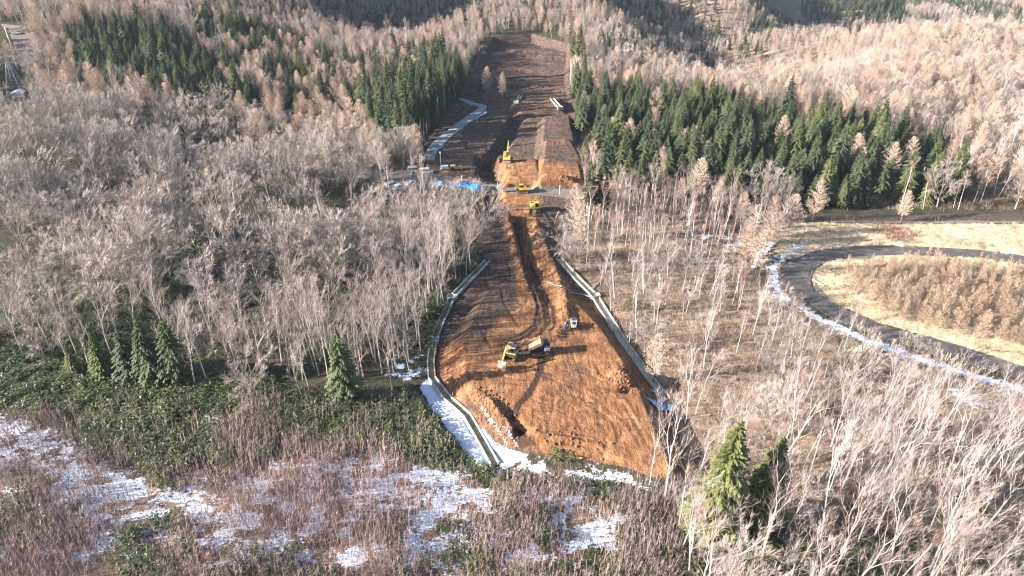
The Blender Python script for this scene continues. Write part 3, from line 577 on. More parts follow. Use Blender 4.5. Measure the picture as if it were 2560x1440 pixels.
def scatter():
    step = 2.2; out = []
    # jittered grid, thinned by zone spacing
    for (x0, x1, y0, y1, st) in ((-110, 150, 44, 150, 1.8), (-260, 260, 150, 380, 3.0), (-520, 640, 380, 760, 4.2), (-800, 1100, 760, 1300, 6.2)):
        xs = np.arange(x0, x1, st); ys = np.arange(y0, y1, st); X, Y = np.meshgrid(xs, ys); X = X.ravel(); Y = Y.ravel()
        X = X + nrs.uniform(-.5, .5, len(X)) * st; Y = Y + nrs.uniform(-.5, .5, len(Y)) * st
        Z = gz(X, Y); u, v, d = project(X, Y, Z)
        k = (u > -170) & (u < 2730) & (v < 1900) & (v > -260); X, Y, Z, u, v, d = X[k], Y[k], Z[k], u[k], v[k], d[k]
        zn = zone_of(np.clip(u, -390, 2890), np.clip(v, 0, 1690)); rr = nrs.rand(len(X)); pick = nrs.rand(len(X))
        onE = inpoly(X, Y, wE)
        for i in range(len(X)):
            if onE[i]: continue
            x, y = X[i], Y[i]
            if y > 470:        # the hills beyond
                sp = 4.4 if y < 640 else (5.0 if y < 760 else 6.4); mx = {'larch': .4, 'broad': .45, 'birch': .15}
                f = float(fbm(np.array([x / 60]), np.array([y / 60]), 71)[0])
                if f > 0.60: mx = {'spruce': .9, 'larch': .1}
                if 120 < u[i] < 1300 and y < 700 and x < 0: mx = {'larch': .75, 'broad': .25} if f < 0.66 else mx
                if x < 20 and x > -140 and y > 520: mx = {'larch': .55, 'broad': .45}
                if 2000 < u[i] < 2260 and v[i] < 60: mx = {'spruce': 1}
                if 1290 < u[i] < 1800 and v[i] < 95 and x > 5: mx = {'spruce': .6, 'broad': .25, 'birch': .15}
                if 440 < u[i] < 800 and 30 < v[i] < 110 and x > -260: mx = {'spruce': .55, 'larch': .3, 'broad': .15}
                if -10 < x < 70 and y < 560: mx = {'spruce': .55, 'birch': .45}
            else:
                if zn[i] < 0:
                    sp, mx = 4.2, {'larch': .6, 'broad': .25, 'birch': .15}
                    if v[i] > 1000: continue
                else:
                    _, sp, mx, _ = ZONES[zn[i]]
                    if not mx: continue
                if ZONES[zn[i]][0] == 'larchhillR' and 95 < v[i] < 180 and 1500 < u[i] < 1920: mx = {'broad': .45, 'spruce': .35, 'birch': .2}
            if rr[i] > min(1.0, (st / sp) ** 2): continue
            acc = 0; kd = None
            for kk, p in mx.items():
                acc += p
                if pick[i] <= acc: kd = kk; break
            kd = kd or kk
            out.append([kd, x, y, Z[i], u[i], v[i], d[i], int(zn[i])])
    return out
RAW = scatter()
# keep trunks apart
RAW.sort(key=lambda t: t[6])
cell = {}; keep = []
MIND = {'spruce': 3.1, 'tallspruce': 1.8, 'fir': 3, 'broad': 4.2, 'birch': 2.0, 'larch': 2.6, 'pole': 1.3, 'youngs': 1.1}
for t in RAW:
    m = MIND[t[0]]; c = (int(t[1] // 4), int(t[2] // 4)); ok = True
    for a in (-1, 0, 1):
        for b in (-1, 0, 1):
            for (x, y) in cell.get((c[0] + a, c[1] + b), ()):
                if (x - t[1]) ** 2 + (y - t[2]) ** 2 < m * m: ok = False
    if t[0] in ('spruce',) and t[7] >= 0 and ZONES[t[7]][0] in ('spruceR', 'spruceA') and float(vnoise(np.array([t[1] / 9.0]), np.array([t[2] / 9.0]), 5)[0]) < 0.16: ok = False
    if t[7] >= 0 and t[2] < 470 and ZONES[t[7]][0] in ('leftnear', 'leftmid', 'darkhollow') and float(vnoise(np.array([t[1] / 11.0]), np.array([t[2] / 11.0]), 15)[0]) < 0.27: ok = False
    if ok: cell.setdefault(c, []).append((t[1], t[2])); keep.append(t)
print('TREES', len(keep), {k: sum(1 for t in keep if t[0] == k) for k in KINDS})

GROUPS = {
    'loop': 'young larches inside the road bend', 'tallspruceedge': 'tall spruces edging the concrete track', 'spruceR': 'spruces in the dark plantation right of the site',
    'spruceA': 'spruces in the plantation at upper left', 'spruceB': 'spruces on the far left slope', 'mixB': 'mixed trees left of the cutting', 'spruceC': 'spruces above the concrete track',
    'larchL': 'larches in front of the left spruces', 'edgeR': 'pale slender trees along the right edge of the cut', 'birchR': 'slender birches between site and road bend',
    'treeline': 'trees along the forest track at right', 'birchL': 'white birches on the edge of the bamboo', 'darkhollow': 'bare trees in the shaded hollow at left', 'larchhillR': 'trees on the sunny right hill',
    'litterslope': 'bare trees on the leaf littered slope', 'carfront': 'pale trees in front of the parked cars', 'drainedge': 'white birches beside the left drain', 'leaning': 'leaning white birches at lower right', 'leftnear': 'bare trees of the lower left wood', 'leftmid': 'bare trees of the upper left wood'}
WORDS = {'birch': 'bare white birch', 'pole': 'slender pale birch', 'broad': 'round crowned bare tree', 'larch': 'bare tan larch',
         'spruce': 'dark green spruce', 'tallspruce': 'high crowned spruce', 'youngs': 'young brown larch', 'fir': 'yellow green fir'}
ORD = ['first', 'second', 'third', 'fourth', 'fifth', 'sixth', 'seventh', 'eighth', 'ninth', 'tenth', 'eleventh', 'twelfth', 'thirteenth', 'fourteenth', 'fifteenth', 'sixteenth', 'seventeenth', 'eighteenth', 'nineteenth', 'twentieth']
ORD += ['twenty-' + o for o in ORD[:9]] + ['thirtieth'] + ['thirty-' + o for o in ORD[:9]] + ['fortieth']
LAND = [(1640, 1015, 'blue tarp beside right drain'), (1675, 1022, 'white sheet beside blue tarp'), (1485, 745, 'concrete box of right drain'), (1560, 865, 'middle of the right drain'), (1395, 650, 'upper end of right drain'),
        (1220, 655, 'upper end of left drain'), (1130, 745, 'concrete box of left drain'), (1082, 855, 'lower box of left drain'), (1020, 985, 'small fir by the snow strip'), (1165, 465, 'blue tarped heaps'),
        (1090, 460, 'light blue roofed shed'), (1050, 430, 'white parked cars'), (980, 465, 'parked cars in the trees'), (1110, 410, 'light tower'), (1398, 485, 'white roadside post'), (1080, 380, 'bend of concrete track'),
        (1210, 275, 'top of concrete track'), (1960, 690, 'tip of the road bend'), (2090, 800, 'lower arm of road bend'), (2300, 870, 'snowy verge of the road'), (2500, 930, 'road at right picture edge'), (1905, 640, 'snow capped boulders'),
        (2230, 580, 'red shrubs in the straw'), (1780, 1200, 'big yellow green fir'), (1900, 1250, 'second fir at lower right'), (390, 450, 'lone fir in left wood'), (860, 950, 'dark fir at the birch edge'), (390, 890, 'dark firs at the wood edge'),
        (45, 215, 'lattice pylon'), (75, 130, 'gravel yard at upper left'), (700, 1010, 'bamboo edge'), (200, 930, 'bamboo at left'), (2500, 1130, 'snow patch at right edge'), (2480, 1010, 'snow streaks below the road'),
        (1440, 200, 'upper right edge of cutting'), (1450, 330, 'benches right of cutting'), (1250, 240, 'lone larch in the cutting'), (1900, 150, 'shaded gully'), (480, 640, 'round crowned group at left'), (2050, 545, 'forest track behind straw'),
        (1830, 570, 'snow flecked clearing'), (1580, 760, 'green shrub on litter slope'), (2400, 750, 'larch thicket inside bend'), (2200, 1400, 'bamboo at lower right'), (1700, 1300, 'bamboo below the fill'), (2550, 765, 'snow patch inside the road bend'), (2100, 660, 'inner kerb of the road bend'), (2300, 370, 'far right corner of spruce block'), (1480, 470, 'near left corner of spruce block'), (1660, 500, 'spruce block front edge'), (1700, 270, 'far edge of spruce block'), (2520, 70, 'upper right picture corner'), (2540, 300, 'right picture edge'), (2540, 450, 'right end of forest track'), (2100, 60, 'crest of the right hill'), (2200, 220, 'middle of the right hill')]
def sector(u, v):
    best = min(range(len(LAND)), key=lambda i: (LAND[i][0] - u) ** 2 + ((LAND[i][1] - v) * 1.6) ** 2); L_ = LAND[best]
    dx, dy = u - L_[0], (v - L_[1]) * 1.3
    k = ('right of', 'left of')[dx < 0] if abs(dx) > abs(dy) else ('in front of', 'behind')[dy < 0]
    return best, k, math.hypot(dx, dy)
def make_labels(trees):
    """second bare white birch left of the ...: counted outward from the landmark in the picture"""
    b = {}
    for i, (kd, u, v) in enumerate(trees):
        l, k, r = sector(u, v); b.setdefault((l, k, WORDS[kd]), []).append((r, i))
    out = [None] * len(trees)
    for (l, k, w_), L_ in b.items():
        L_.sort()
        for n, (r, i) in enumerate(L_):
            out[i] = ('%s %s %s the %s' % (ORD[n], w_, k, LAND[l][2])) if n < len(ORD) else ('%s far %s the %s' % (w_, k, LAND[l][2]))
    return out
def copy_tree(kd, vi, loc, sc, rot, lean, label, group):
    K = KINDS[kd]; mt, mc, _ = K['v'][vi]
    r = bpy.data.objects.new(K['name'], None); r.empty_display_size = 0.5; COL.objects.link(r); r.location = loc; r.rotation_euler = (lean[1], lean[0], rot); r.scale = (sc, sc, sc * 1.0)
    r.rotation_mode = 'XYZ'
    # lean is applied in the world after the turn
    r.rotation_euler = (Matrix.Rotation(lean[0], 3, 'Y') @ Matrix.Rotation(lean[1], 3, 'X') @ Matrix.Rotation(rot, 3, 'Z')).to_euler()
    tagp(r, label, K['cat'], group)
    a = bpy.data.objects.new('trunk', mt); b = bpy.data.objects.new('crown', mc)
    for o in (a, b): COL.objects.link(o); o.parent = r
    return r
NIND = {'birch': 190, 'pole': 105, 'broad': 300, 'larch': 300, 'spruce': 240, 'tallspruce': 50, 'youngs': 220}
IND = []; cnt = {k: 0 for k in KINDS}; rest = {k: [] for k in KINDS}
for kd, x, y, z, u, v, d, zn in keep:
    K = KINDS[kd]; vi = rnd.randrange(len(K['v'])); sc = rnd.uniform(0.75, 1.15) * {'birch': .74, 'pole': .78, 'spruce': .92}.get(kd, 1.0); rot = rnd.uniform(0, 6.28)
    if y > 385: sc *= (0.80 - 0.16 * min(1, (y - 385) / 85.0)) if y < 760 else 0.85
    if y > 460 and -15 < x < 60: sc *= 0.72
    zname = ZONES[zn][0] if (zn >= 0 and y <= 470) else 'far'
    if zname in ('litterslope', 'leftmid'): sc *= 0.8
    if zname == 'litterslope' and u > 1850 and v < 800 + (u - 1850) * 0.42: sc *= 0.62
    if zname == 'birchR': sc *= 0.85
    if kd == 'spruce' and zname in ('spruceR', 'spruceA', 'mixB'): sc *= rnd.uniform(.78, 1.2)
    if zname == 'edgeR': sc *= 1.25
    if zname in ('spruceC', 'tallspruceedge') and kd != 'larch': sc *= 1.15
    if zname in ('leftnear', 'darkhollow', 'leftmid') and kd == 'broad': sc *= rnd.uniform(0.9, 1.5)
    lean = (rnd.gauss(0, .04), rnd.gauss(0, .04))
    if zname == 'leaning': sc *= 1.15; lean = (0.02 + 0.09 * min(1, max(0, (u - 1700) / 700)) + rnd.gauss(0, .05), rnd.gauss(0, .05))
    if kd in ('spruce', 'tallspruce', 'larch'): lean = (rnd.gauss(0, .015), rnd.gauss(0, .015))
    inframe = -60 < u < 2620 and v < 1560
    if inframe and cnt[kd] < NIND.get(kd, 0) and y <= 470:
        cnt[kd] += 1
        IND.append((kd, vi, (x, y, z - 0.1), sc, rot, lean, GROUPS.get(zname, 'trees on the far slopes'), u, v))
    elif inframe or y < 470: rest[kd].append((x, y, z - 0.1, sc, rot, lean, vi))
SPECIAL = [  # single trees one can point at: kind, variant, base pixel, scale, lean, label, group
    ('fir', 0, 1772, 1345, 1.45, (.05, 0), 'tallest yellow green fir in front of the white birches', 'firs'), ('fir', 1, 1890, 1310, 1.4, (.05, 0), 'darker fir just right of the tallest yellow green fir', 'firs'),
    ('spruce', 0, 390, 958, 1.05, (0, 0), 'dark fir in the middle of the clump behind the bamboo', 'firs'), ('spruce', 2, 335, 952, 1.0, (0, 0), 'dark fir left in the clump behind the bamboo', 'firs'), ('spruce', 1, 450, 958, 0.95, (0, 0), 'dark fir right in the clump behind the bamboo', 'firs'),
    ('fir', 1, 265, 945, 0.85, (0, 0), 'yellowish fir left of the dark clump behind the bamboo', 'firs'), ('fir', 0, 190, 935, 0.45, (0, 0), 'short yellow fir at the left end of the bamboo edge', 'firs'), ('spruce', 3, 866, 1006, 1.1, (0, 0), 'dense dark fir among the white birches near the snow', 'firs'),
    ('spruce', 2, 1018, 1008, 0.36, (0, 0), 'little green fir standing alone beside the snow strip', 'firs'), ('fir', 1, 390, 466, 0.55, (0, 0), 'lone green fir among grey trees in the left wood', 'firs'), ('fir', 0, 372, 800, 0.6, (0, 0), 'yellow tinged fir behind the birches at left', 'firs'),
    ('birch', 1, 1662, 1262, 0.88, (0, 0), 'big forked white birch in front of the blue tarp', 'hero birches'), ('birch', 4, 1622, 1225, 0.62, (-.03, 0), 'thin white birch at the lower right corner of the fill', 'hero birches'), ('pole', 0, 1695, 1330, 0.9, (0, 0), 'slim pale birch left of the tallest fir', 'hero birches'),
    ('larch', 3, 1256, 246, 0.98, (0, 0), 'lone tan larch standing in the upper cutting', 'hero larches'), ('larch', 0, 1218, 238, 1.05, (0, 0), 'wide tan larch left of the lone larch in the cutting', 'hero larches'), ('tallspruce', 0, 1180, 212, 0.9, (0, 0), 'narrow spruce left of the larches in the cutting', 'hero spruces'),
    ('spruce', 3, 1200, 236, 0.6, (0, 0), 'small spruce at the foot of the wide larch', 'hero spruces'), ('broad', 3, 1010, 420, 1.1, (0, 0), 'wide pale rounded tree left of the concrete track', 'hero bare trees'),
    ('broad', 1, 310, 690, 1.25, (0, 0), 'broad rounded bare tree left of the pair in the left wood', 'hero bare trees'), ('broad', 2, 430, 700, 1.3, (0, 0), 'broad rounded bare tree right of the pair in the left wood', 'hero bare trees')]
for kd, vi, u, v, sc, lean, lb, gr in SPECIAL:
    p = at(u, v); copy_tree(kd, vi, (p.x, p.y, p.z - 0.1), sc, rnd.uniform(0, 6), lean, lb, None)
    d = math.dist((p.x, p.y), (0, 0)); rr_ = 3.0 if kd in ('broad', 'fir', 'spruce') and sc > 0.5 else 1.5
    IND = [t for t in IND if math.hypot(t[2][0] - p.x, t[2][1] - p.y) > rr_]
for t, lb in zip(IND, make_labels([(t[0], t[7], t[8]) for t in IND])): copy_tree(*t[:6], lb, t[6])
def gn_scatter(name, sources, pts, label, cat):
    """one object for what nobody could count: points that carry copies of the source meshes"""
    m = bpy.data.meshes.new(name); n = len(pts); m.vertices.add(n); m.vertices.foreach_set('co', np.array([p[:3] for p in pts], np.float32).ravel())
    a = m.attributes.new('rot', 'FLOAT_VECTOR', 'POINT'); a.data.foreach_set('vector', np.array([tuple((Matrix.Rotation(p[5][0], 3, 'Y') @ Matrix.Rotation(p[5][1], 3, 'X') @ Matrix.Rotation(p[4], 3, 'Z')).to_euler()) for p in pts], np.float32).ravel())
    a = m.attributes.new('siz', 'FLOAT', 'POINT'); a.data.foreach_set('value', np.array([p[3] for p in pts], np.float32))
    a = m.attributes.new('var', 'INT', 'POINT'); a.data.foreach_set('value', np.array([p[6] for p in pts], np.int32))
    sc = bpy.data.collections.new(name + '_sources')
    for i, s in enumerate(sources):
        o = bpy.data.objects.new('%s_source_%02d' % (name, i), s); sc.objects.link(o)
    g = bpy.data.node_groups.new(name, 'GeometryNodeTree'); g.interface.new_socket('Geometry', in_out='INPUT', socket_type='NodeSocketGeometry'); g.interface.new_socket('Geometry', in_out='OUTPUT', socket_type='NodeSocketGeometry')
    N = g.nodes; gi = N.new('NodeGroupInput'); go = N.new('NodeGroupOutput'); ci = N.new('GeometryNodeCollectionInfo'); ci.inputs[0].default_value = sc; ci.inputs[1].default_value = True; ci.inputs[2].default_value = True
    ip = N.new('GeometryNodeInstanceOnPoints')
    def attr(nm, t): o = N.new('GeometryNodeInputNamedAttribute'); o.data_type = t; o.inputs[0].default_value = nm; return [s for s in o.outputs if s.enabled][0]
    L = g.links; L.new(gi.outputs[0], ip.inputs['Points']); L.new(ci.outputs[0], ip.inputs['Instance']); ip.inputs['Pick Instance'].default_value = True
    L.new(attr('var', 'INT'), ip.inputs['Instance Index']); L.new(attr('rot', 'FLOAT_VECTOR'), ip.inputs['Rotation']); L.new(attr('siz', 'FLOAT'), ip.inputs['Scale'])
    L.new(ip.outputs[0], go.inputs[0])
    o = bpy.data.objects.new(name, m); COL.objects.link(o); md = o.modifiers.new('scatter', 'NODES'); md.node_group = g
    return tagp(o, label, cat, None, 'stuff')
FAR = {'birch': ('birch_wood', 'leafless birches massed over the hills'), 'broad': ('bare_wood', 'leafless grey and tan woodland covering the slopes'), 'larch': ('larch_wood', 'tan leafless larch forest covering the hills'),
       'spruce': ('spruce_wood', 'dark green spruce stands on the hills'), 'pole': ('birch_thicket', 'slender birches massed along the clearing'), 'youngs': ('larch_thicket', 'brown young larches massed inside the road bend'), 'tallspruce': ('tall_spruce_stand', 'tall bare stemmed spruces massed along the cutting')}
for kd, pts in rest.items():
    if pts and kd in FAR: gn_scatter(FAR[kd][0], [v[2] for v in KINDS[kd]['v']], pts, FAR[kd][1], 'wood')
print('INDIVIDUALS', cnt, 'REST', {k: len(v) for k, v in rest.items()})

# ------------------------------------------------------------------ undergrowth
SAP = plantmat('sapling_stems', (0.35, 0.235, 0.22), (0.19, 0.13, 0.12), (0.47, 0.35, 0.33))
DRY = plantmat('dry_brush', (0.24, 0.18, 0.13), (0.14, 0.10, 0.08), (0.34, 0.26, 0.19))
STR = plantmat('straw_blades', (0.58, 0.46, 0.31), (0.42, 0.32, 0.2), (0.68, 0.57, 0.40))
BAM = plantmat('bamboo_leaves', (0.042, 0.060, 0.020), (0.13, 0.130, 0.050), (0.065, 0.082, 0.028), 0.4); BAM.node_tree.nodes['Principled BSDF'].inputs['Specular IOR Level'].default_value = 0.5
def sapling(seed, n=9, spread=0.8, hmin=1.2, hmax=3.2, r=0.018, side=7):
    rg = random.Random(seed); t = Tubes()
    for _ in range(n):
        p = (rg.gauss(0, spread), rg.gauss(0, spread), -0.1); h = rg.uniform(hmin, hmax); d = vnorm((rg.gauss(0, .1), rg.gauss(0, .1), 1))
        q = vadd(p, d, h * .55); d2 = vnorm((d[0] + rg.gauss(0, .07), d[1] + rg.gauss(0, .07), 1)); e = vadd(q, d2, h * .45); t.seg(p, q, r, r * .8, 2); t.seg(q, e, r * .8, r * .3, 2)
        for _ in range(side):
            s_ = rg.uniform(0.3, 0.95); b = vadd(p, d, h * s_) if s_ < .55 else vadd(q, d2, h * (s_ - .55)); f = tilt((0, 0, 1), rg.uniform(.35, .9), rg.uniform(0, 6.28)); t.seg(b, vadd(b, f, rg.uniform(.2, .6) * h * .25 + .15), r * .55, r * .25, 2)
    return t
def bamboo(seed, n=70, rad=0.9, h=1.3):
    rg = random.Random(seed); t = Tubes()
    for _ in range(n):
        a = rg.uniform(0, 6.28); r = rad * math.sqrt(rg.random()); z = h * (1 - (r / rad) ** 2 * 0.45) * rg.uniform(0.45, 1.0); p = (r * math.cos(a), r * math.sin(a), z)
        a2 = rg.uniform(0, 6.28); L = rg.uniform(.28, .5); W = rg.uniform(.07, .12); dr = rg.uniform(-.35, .15)
        d = (math.cos(a2), math.sin(a2)); s_ = (-d[1], d[0]); m = vadd(p, (d[0] * L * .45, d[1] * L * .45, dr * L * .2)); e = vadd(p, (d[0] * L, d[1] * L, dr * L)); tl = rg.uniform(-.05, .05)
        t.face(p, (m[0] + s_[0] * W, m[1] + s_[1] * W, m[2] + tl), e, (m[0] - s_[0] * W, m[1] - s_[1] * W, m[2] - tl))
    return t
def tuft(seed, n=40, h=0.6, rad=0.45):
    rg = random.Random(seed); t = Tubes()
    for _ in range(n):
        p = (rg.gauss(0, rad), rg.gauss(0, rad), -.05); d = vnorm((rg.gauss(0, .5), rg.gauss(0, .5), 1)); q = vadd(p, d, h * rg.uniform(.4, 1)); w_ = .035
        t.face((p[0] - w_, p[1], p[2]), (p[0] + w_, p[1], p[2]), q)
    return t
SAPM = [sapling(s, 9, .9, 1.5, 4.2, .022, 8).mesh('sapling', SAP) for s in (1, 2, 3, 4)] 
DRYM = [sapling(s, 12, .7, .5, 1.5, .02, 8).mesh('brush', DRY) for s in (5, 6, 7)]
BAMM = [bamboo(s).mesh('bamboo', BAM) for s in (8, 9, 10)]
TUFM = [tuft(s).mesh('tuft', STR) for s in (11, 12, 13)]
def region(polys, u, v):
    k = np.zeros(len(u), bool)
    for P in polys: k |= inpoly(u, v, P)
    return k
def field(x0, x1, y0, y1, st, fn, vars_, smin, smax):
    xs = np.arange(x0, x1, st); ys = np.arange(y0, y1, st); X, Y = np.meshgrid(xs, ys); X = X.ravel(); Y = Y.ravel()
    X = X + nrs.uniform(-.6, .6, len(X)) * st; Y = Y + nrs.uniform(-.6, .6, len(Y)) * st
    Z = gz(X, Y); u, v, d = project(X, Y, Z); k = (u > -120) & (u < 2680) & (v < 1640) & (v > 300)
    X, Y, Z, u, v = X[k], Y[k], Z[k], u[k], v[k]; prob = fn(X, Y, u, v); k = (nrs.rand(len(X)) < prob) & ~inpoly(X, Y, wE) & ~inpoly(u, v, EARTH)
    return [(x, y, z, rnd.uniform(smin, smax), rnd.uniform(0, 6.28), (rnd.gauss(0, .05), rnd.gauss(0, .05)), rnd.randrange(vars_)) for x, y, z in zip(X[k], Y[k], Z[k])]
ROADZ = [[(1845, 526), (2700, 526), (2700, 558), (1845, 550)], [(2700, 640), (2560, 640), (2430, 624), (2215, 614), (2089, 618), (2028, 631), (1981, 651), (1960, 672), (1956, 698), (1974, 723), (2014, 751), (2089, 802), (2200, 845), (2416, 906), (2560, 949), (2700, 990), (2700, 960), (2560, 917), (2395, 863), (2200, 809), (2100, 769), (2046, 733), (2026, 705), (2032, 680), (2064, 654), (2125, 642), (2251, 638), (2430, 644), (2700, 665)],
         [(925, 425), (1090, 428), (1180, 440), (1250, 462), (1462, 476), (1462, 492), (1240, 480), (1095, 475), (940, 480)]]
HARD = [[(1060, 880), (1078, 950), (1165, 1045), (1300, 1130), (1640, 1200), (1620, 1222), (1400, 1200), (1240, 1190), (1180, 1172), (1060, 1010), (1040, 960), (1050, 900)]]
def n_(X, Y, s, sc): return fbm(X / sc, Y / sc, s)
def f_sap(X, Y, u, v):
    lo = region([[(-400, 1030), (300, 1040), (700, 1010), (1050, 1040), (1180, 1170), (1240, 1185), (1660, 1215), (1740, 1260), (1700, 1700), (-400, 1700)]], u, v)
    sn = region(SNOW, u, v); gr = region(GREEN, u, v); f = smooth(.38, .62, n_(X, Y, 91, 9))
    return lo * (0.25 + 0.75 * f) * np.where(sn, 0.5, 1) * np.where(gr & (v < 1200), 0.55, 1) * ~region(HARD, u, v)
def f_bam(X, Y, u, v):
    g = region(GREEN, u, v); f = smooth(.36, .56, n_(X, Y, 95, 8)); wood = (u < 1230) & (v > 560) & (v < 910)
    return np.where(g, 0.35 + 0.6 * f, np.where(wood, 0.35 * smooth(.45, .6, n_(X, Y, 97, 12)), np.where((v > 1020) & (u < 1700), 0.5 * smooth(.52, .60, n_(X, Y, 98, 5)), 0.0))) * ~region(HARD, u, v) * ~region(SNOW, u, v)
def f_dry(X, Y, u, v):
    a = (u > 1395) & (v > 500); b = (u < 1230) & (v > 420) & (v < 900); c = region(STRAW, u, v); e = (v > 1000) & (u < 1700)
    return np.where(region(SNOW, u, v), .2, np.where(c, .16, np.where(a, .62, np.where(b, .30, np.where(e, .22, .1))))) * ~region(ROADZ, u, v) * (0.4 + 0.6 * smooth(.4, .6, n_(X, Y, 99, 6))) * ~region(HARD, u, v)
def f_tuf(X, Y, u, v): return region(STRAW, u, v) * 0.7 * ~region(ROADZ, u, v)
gn_scatter('sapling_thicket', SAPM, field(-100, 45, 48, 108, 0.95, f_sap, 4, .7, 1.25), 'reddish brown leafless saplings standing thick in patchy snow', 'saplings')
gn_scatter('bamboo_grass', BAMM, field(-115, 120, 48, 190, 1.05, f_bam, 3, .8, 1.7), 'dark green dwarf bamboo with glossy leaves covering the bank', 'dwarf bamboo')
gn_scatter('dry_brush', DRYM, field(-130, 190, 48, 230, 1.5, f_dry, 3, .7, 1.3), 'dry brown brush and twigs on the woodland floor', 'brush')
gn_scatter('dry_grass', TUFM, field(40, 210, 95, 190, 1.0, f_tuf, 3, .7, 1.3), 'pale straw coloured grass around the road bend', 'dry grass')
REDM = [sapling(s, 26, .9, .8, 1.7, .03, 8).mesh('red_shrub', plantmat('red_shrub_stems', (0.22, 0.07, 0.06), (0.16, 0.06, 0.05), (0.27, 0.10, 0.08))) for s in (61, 62)]
RL = ['largest red shrub in the straw grass behind the road', 'red shrub left of the largest one in the straw', 'red shrub right of the largest one in the straw', 'small red shrub nearest the road bend', 'red shrub nearest the forest track']
for i, (u, v, s_) in enumerate([(2235, 588, 2.1), (2195, 583, 1.5), (2268, 590, 1.5), (2245, 600, 1.3), (2215, 570, 1.4)]):
    p = at(u, v); o = bpy.data.objects.new('red_shrub', REDM[i % 2]); COL.objects.link(o); o.location = p; o.scale = (s_ * 1.5, s_, s_ * .9); tagp(o, RL[i], 'shrub', 'red shrubs in the straw grass')
GSM = [bamboo(s, 260, 1.6, 1.7).mesh('green_shrub', BAM) for s in (71, 72)]
for i, (u, v, s_, lb) in enumerate([(1590, 772, 1.5, 'round green shrub alone on the leaf littered slope right of the drain'), (1045, 790, 2.3, 'dark evergreen shrub left of the left drain'), (1090, 780, 1.8, 'dark evergreen shrub closest to the left drain'), (2080, 1020, 1.1, 'small green shrub deep among bare trees at right'), (700, 590, 1.5, 'dark green shrub in the middle of the left wood')]):
    p = at(u, v); o = bpy.data.objects.new('evergreen_shrub', GSM[i % 2]); COL.objects.link(o); o.location = p; o.scale = (s_, s_, s_); tagp(o, lb, 'shrub')

# ------------------------------------------------------------------ roads and drains
def ribbon(name, left, right, mat, lift, kind_='structure', sub=10, cross=5, photo=True, drop=0.0):
    """sheet between two edge lines laid on the terrain"""
    def res(P):
        W = [at(u, v) for u, v in P] if photo else [Vector(p) for p in P]
        W = np.array([tuple(p)[:2] for p in W]); out = []
        n = len(W)
        for i in range(n - 1):
            a, b, c, d = W[max(0, i - 1)], W[i], W[i + 1], W[min(n - 1, i + 2)]
            for k in range(sub):
                t = k / sub; out.append(0.5 * ((2 * b) + (-a + c) * t + (2 * a - 5 * b + 4 * c - d) * t * t + (-a + 3 * b - 3 * c + d) * t ** 3))
        out.append(W[-1]); return np.array(out)
    A, B = res(left), res(right); n = min(len(A), len(B)); A, B = A[:n], B[:n]
    f = np.linspace(0, 1, cross); X = A[:, None, 0] * (1 - f) + B[:, None, 0] * f; Y = A[:, None, 1] * (1 - f) + B[:, None, 1] * f
    Z = gz(X.ravel(), Y.ravel()).reshape(X.shape); zc = Z.mean(1)
    k = 5; ker = np.ones(k) / k; zs = np.convolve(np.pad(zc, k // 2, mode='edge'), ker, mode='valid'); Z = np.maximum(Z, zs[:, None]) + lift
    bm = bmesh.new(); V = [[bm.verts.new((X[i, j], Y[i, j], Z[i, j])) for j in range(cross)] for i in range(n)]
    for i in range(n - 1):
        for j in range(cross - 1): bm.faces.new((V[i][j], V[i][j + 1], V[i + 1][j + 1], V[i + 1][j]))
    # edges turned down so that the sheet has a thickness
    for j in (0, cross - 1):
        lo = [bm.verts.new((X[i, j], Y[i, j], Z[i, j] - lift - 0.5)) for i in range(n)]
        for i in range(n - 1): bm.faces.new((V[i][j], V[i + 1][j], lo[i + 1], lo[i]))
    bmesh.ops.recalc_face_normals(bm, faces=bm.faces)
    m = bpy.data.meshes.new(name); bm.to_mesh(m); bm.free(); m.materials.append(mat); o = bpy.data.objects.new(name, m); COL.objects.link(o)
    if kind_: o['kind'] = kind_
    return o
def asphalt():
    t = NT('asphalt'); n = t.noise(9, 4); c = t.mix(t.ramp(n, .3, .7), (0.060, 0.055, 0.054), (0.105, 0.095, 0.090)); c = t.mix(t.ramp(t.noise(.35, 4), .5, .7), c, (0.16, 0.14, 0.125)); return t.fin(c, .8)
ASPH = asphalt()
ribbon('curved_road', [(2760, 672), (2560, 640), (2430, 624), (2215, 615), (2089, 619), (2028, 631), (1981, 651), (1960, 672), (1956, 698), (1974, 723), (2014, 751), (2089, 800), (2200, 842), (2416, 906), (2560, 949), (2780, 1020)],
       [(2760, 692), (2560, 660), (2430, 644), (2251, 638), (2125, 642), (2085, 648), (2060, 657), (2034, 678), (2026, 705), (2034, 722), (2050, 737), (2110, 773), (2220, 817), (2400, 865), (2560, 917), (2780, 985)], ASPH, 0.06, sub=8)
CONC = simple('aged_concrete', (0.52, 0.50, 0.46), .85, .25, .8, dirt=(0.30, 0.27, 0.23)); SNOWM = simple('snow', (0.80, 0.84, 0.90), .8, .06, 2.0)
GRAV = simple('gravel_lot', (0.20, 0.165, 0.15), .95, .4, .5); GRAV2 = simple('dark_gravel', (0.08, 0.064, 0.052), .95, .4, .7)
ribbon('forest_track', [(1845, 530), (1950, 534), (2100, 538), (2300, 537), (2560, 536), (2760, 536)], [(1845, 546), (1950, 552), (2100, 553), (2300, 553), (2560, 553), (2760, 553)], GRAV2, 0.12, sub=6)
ribbon('gravel_yard', [(4, 62), (22, 82), (34, 110), (48, 150), (56, 186)], [(64, 68), (76, 86), (88, 115), (98, 145), (108, 180)], GRAV, 0.5, sub=6, cross=9)
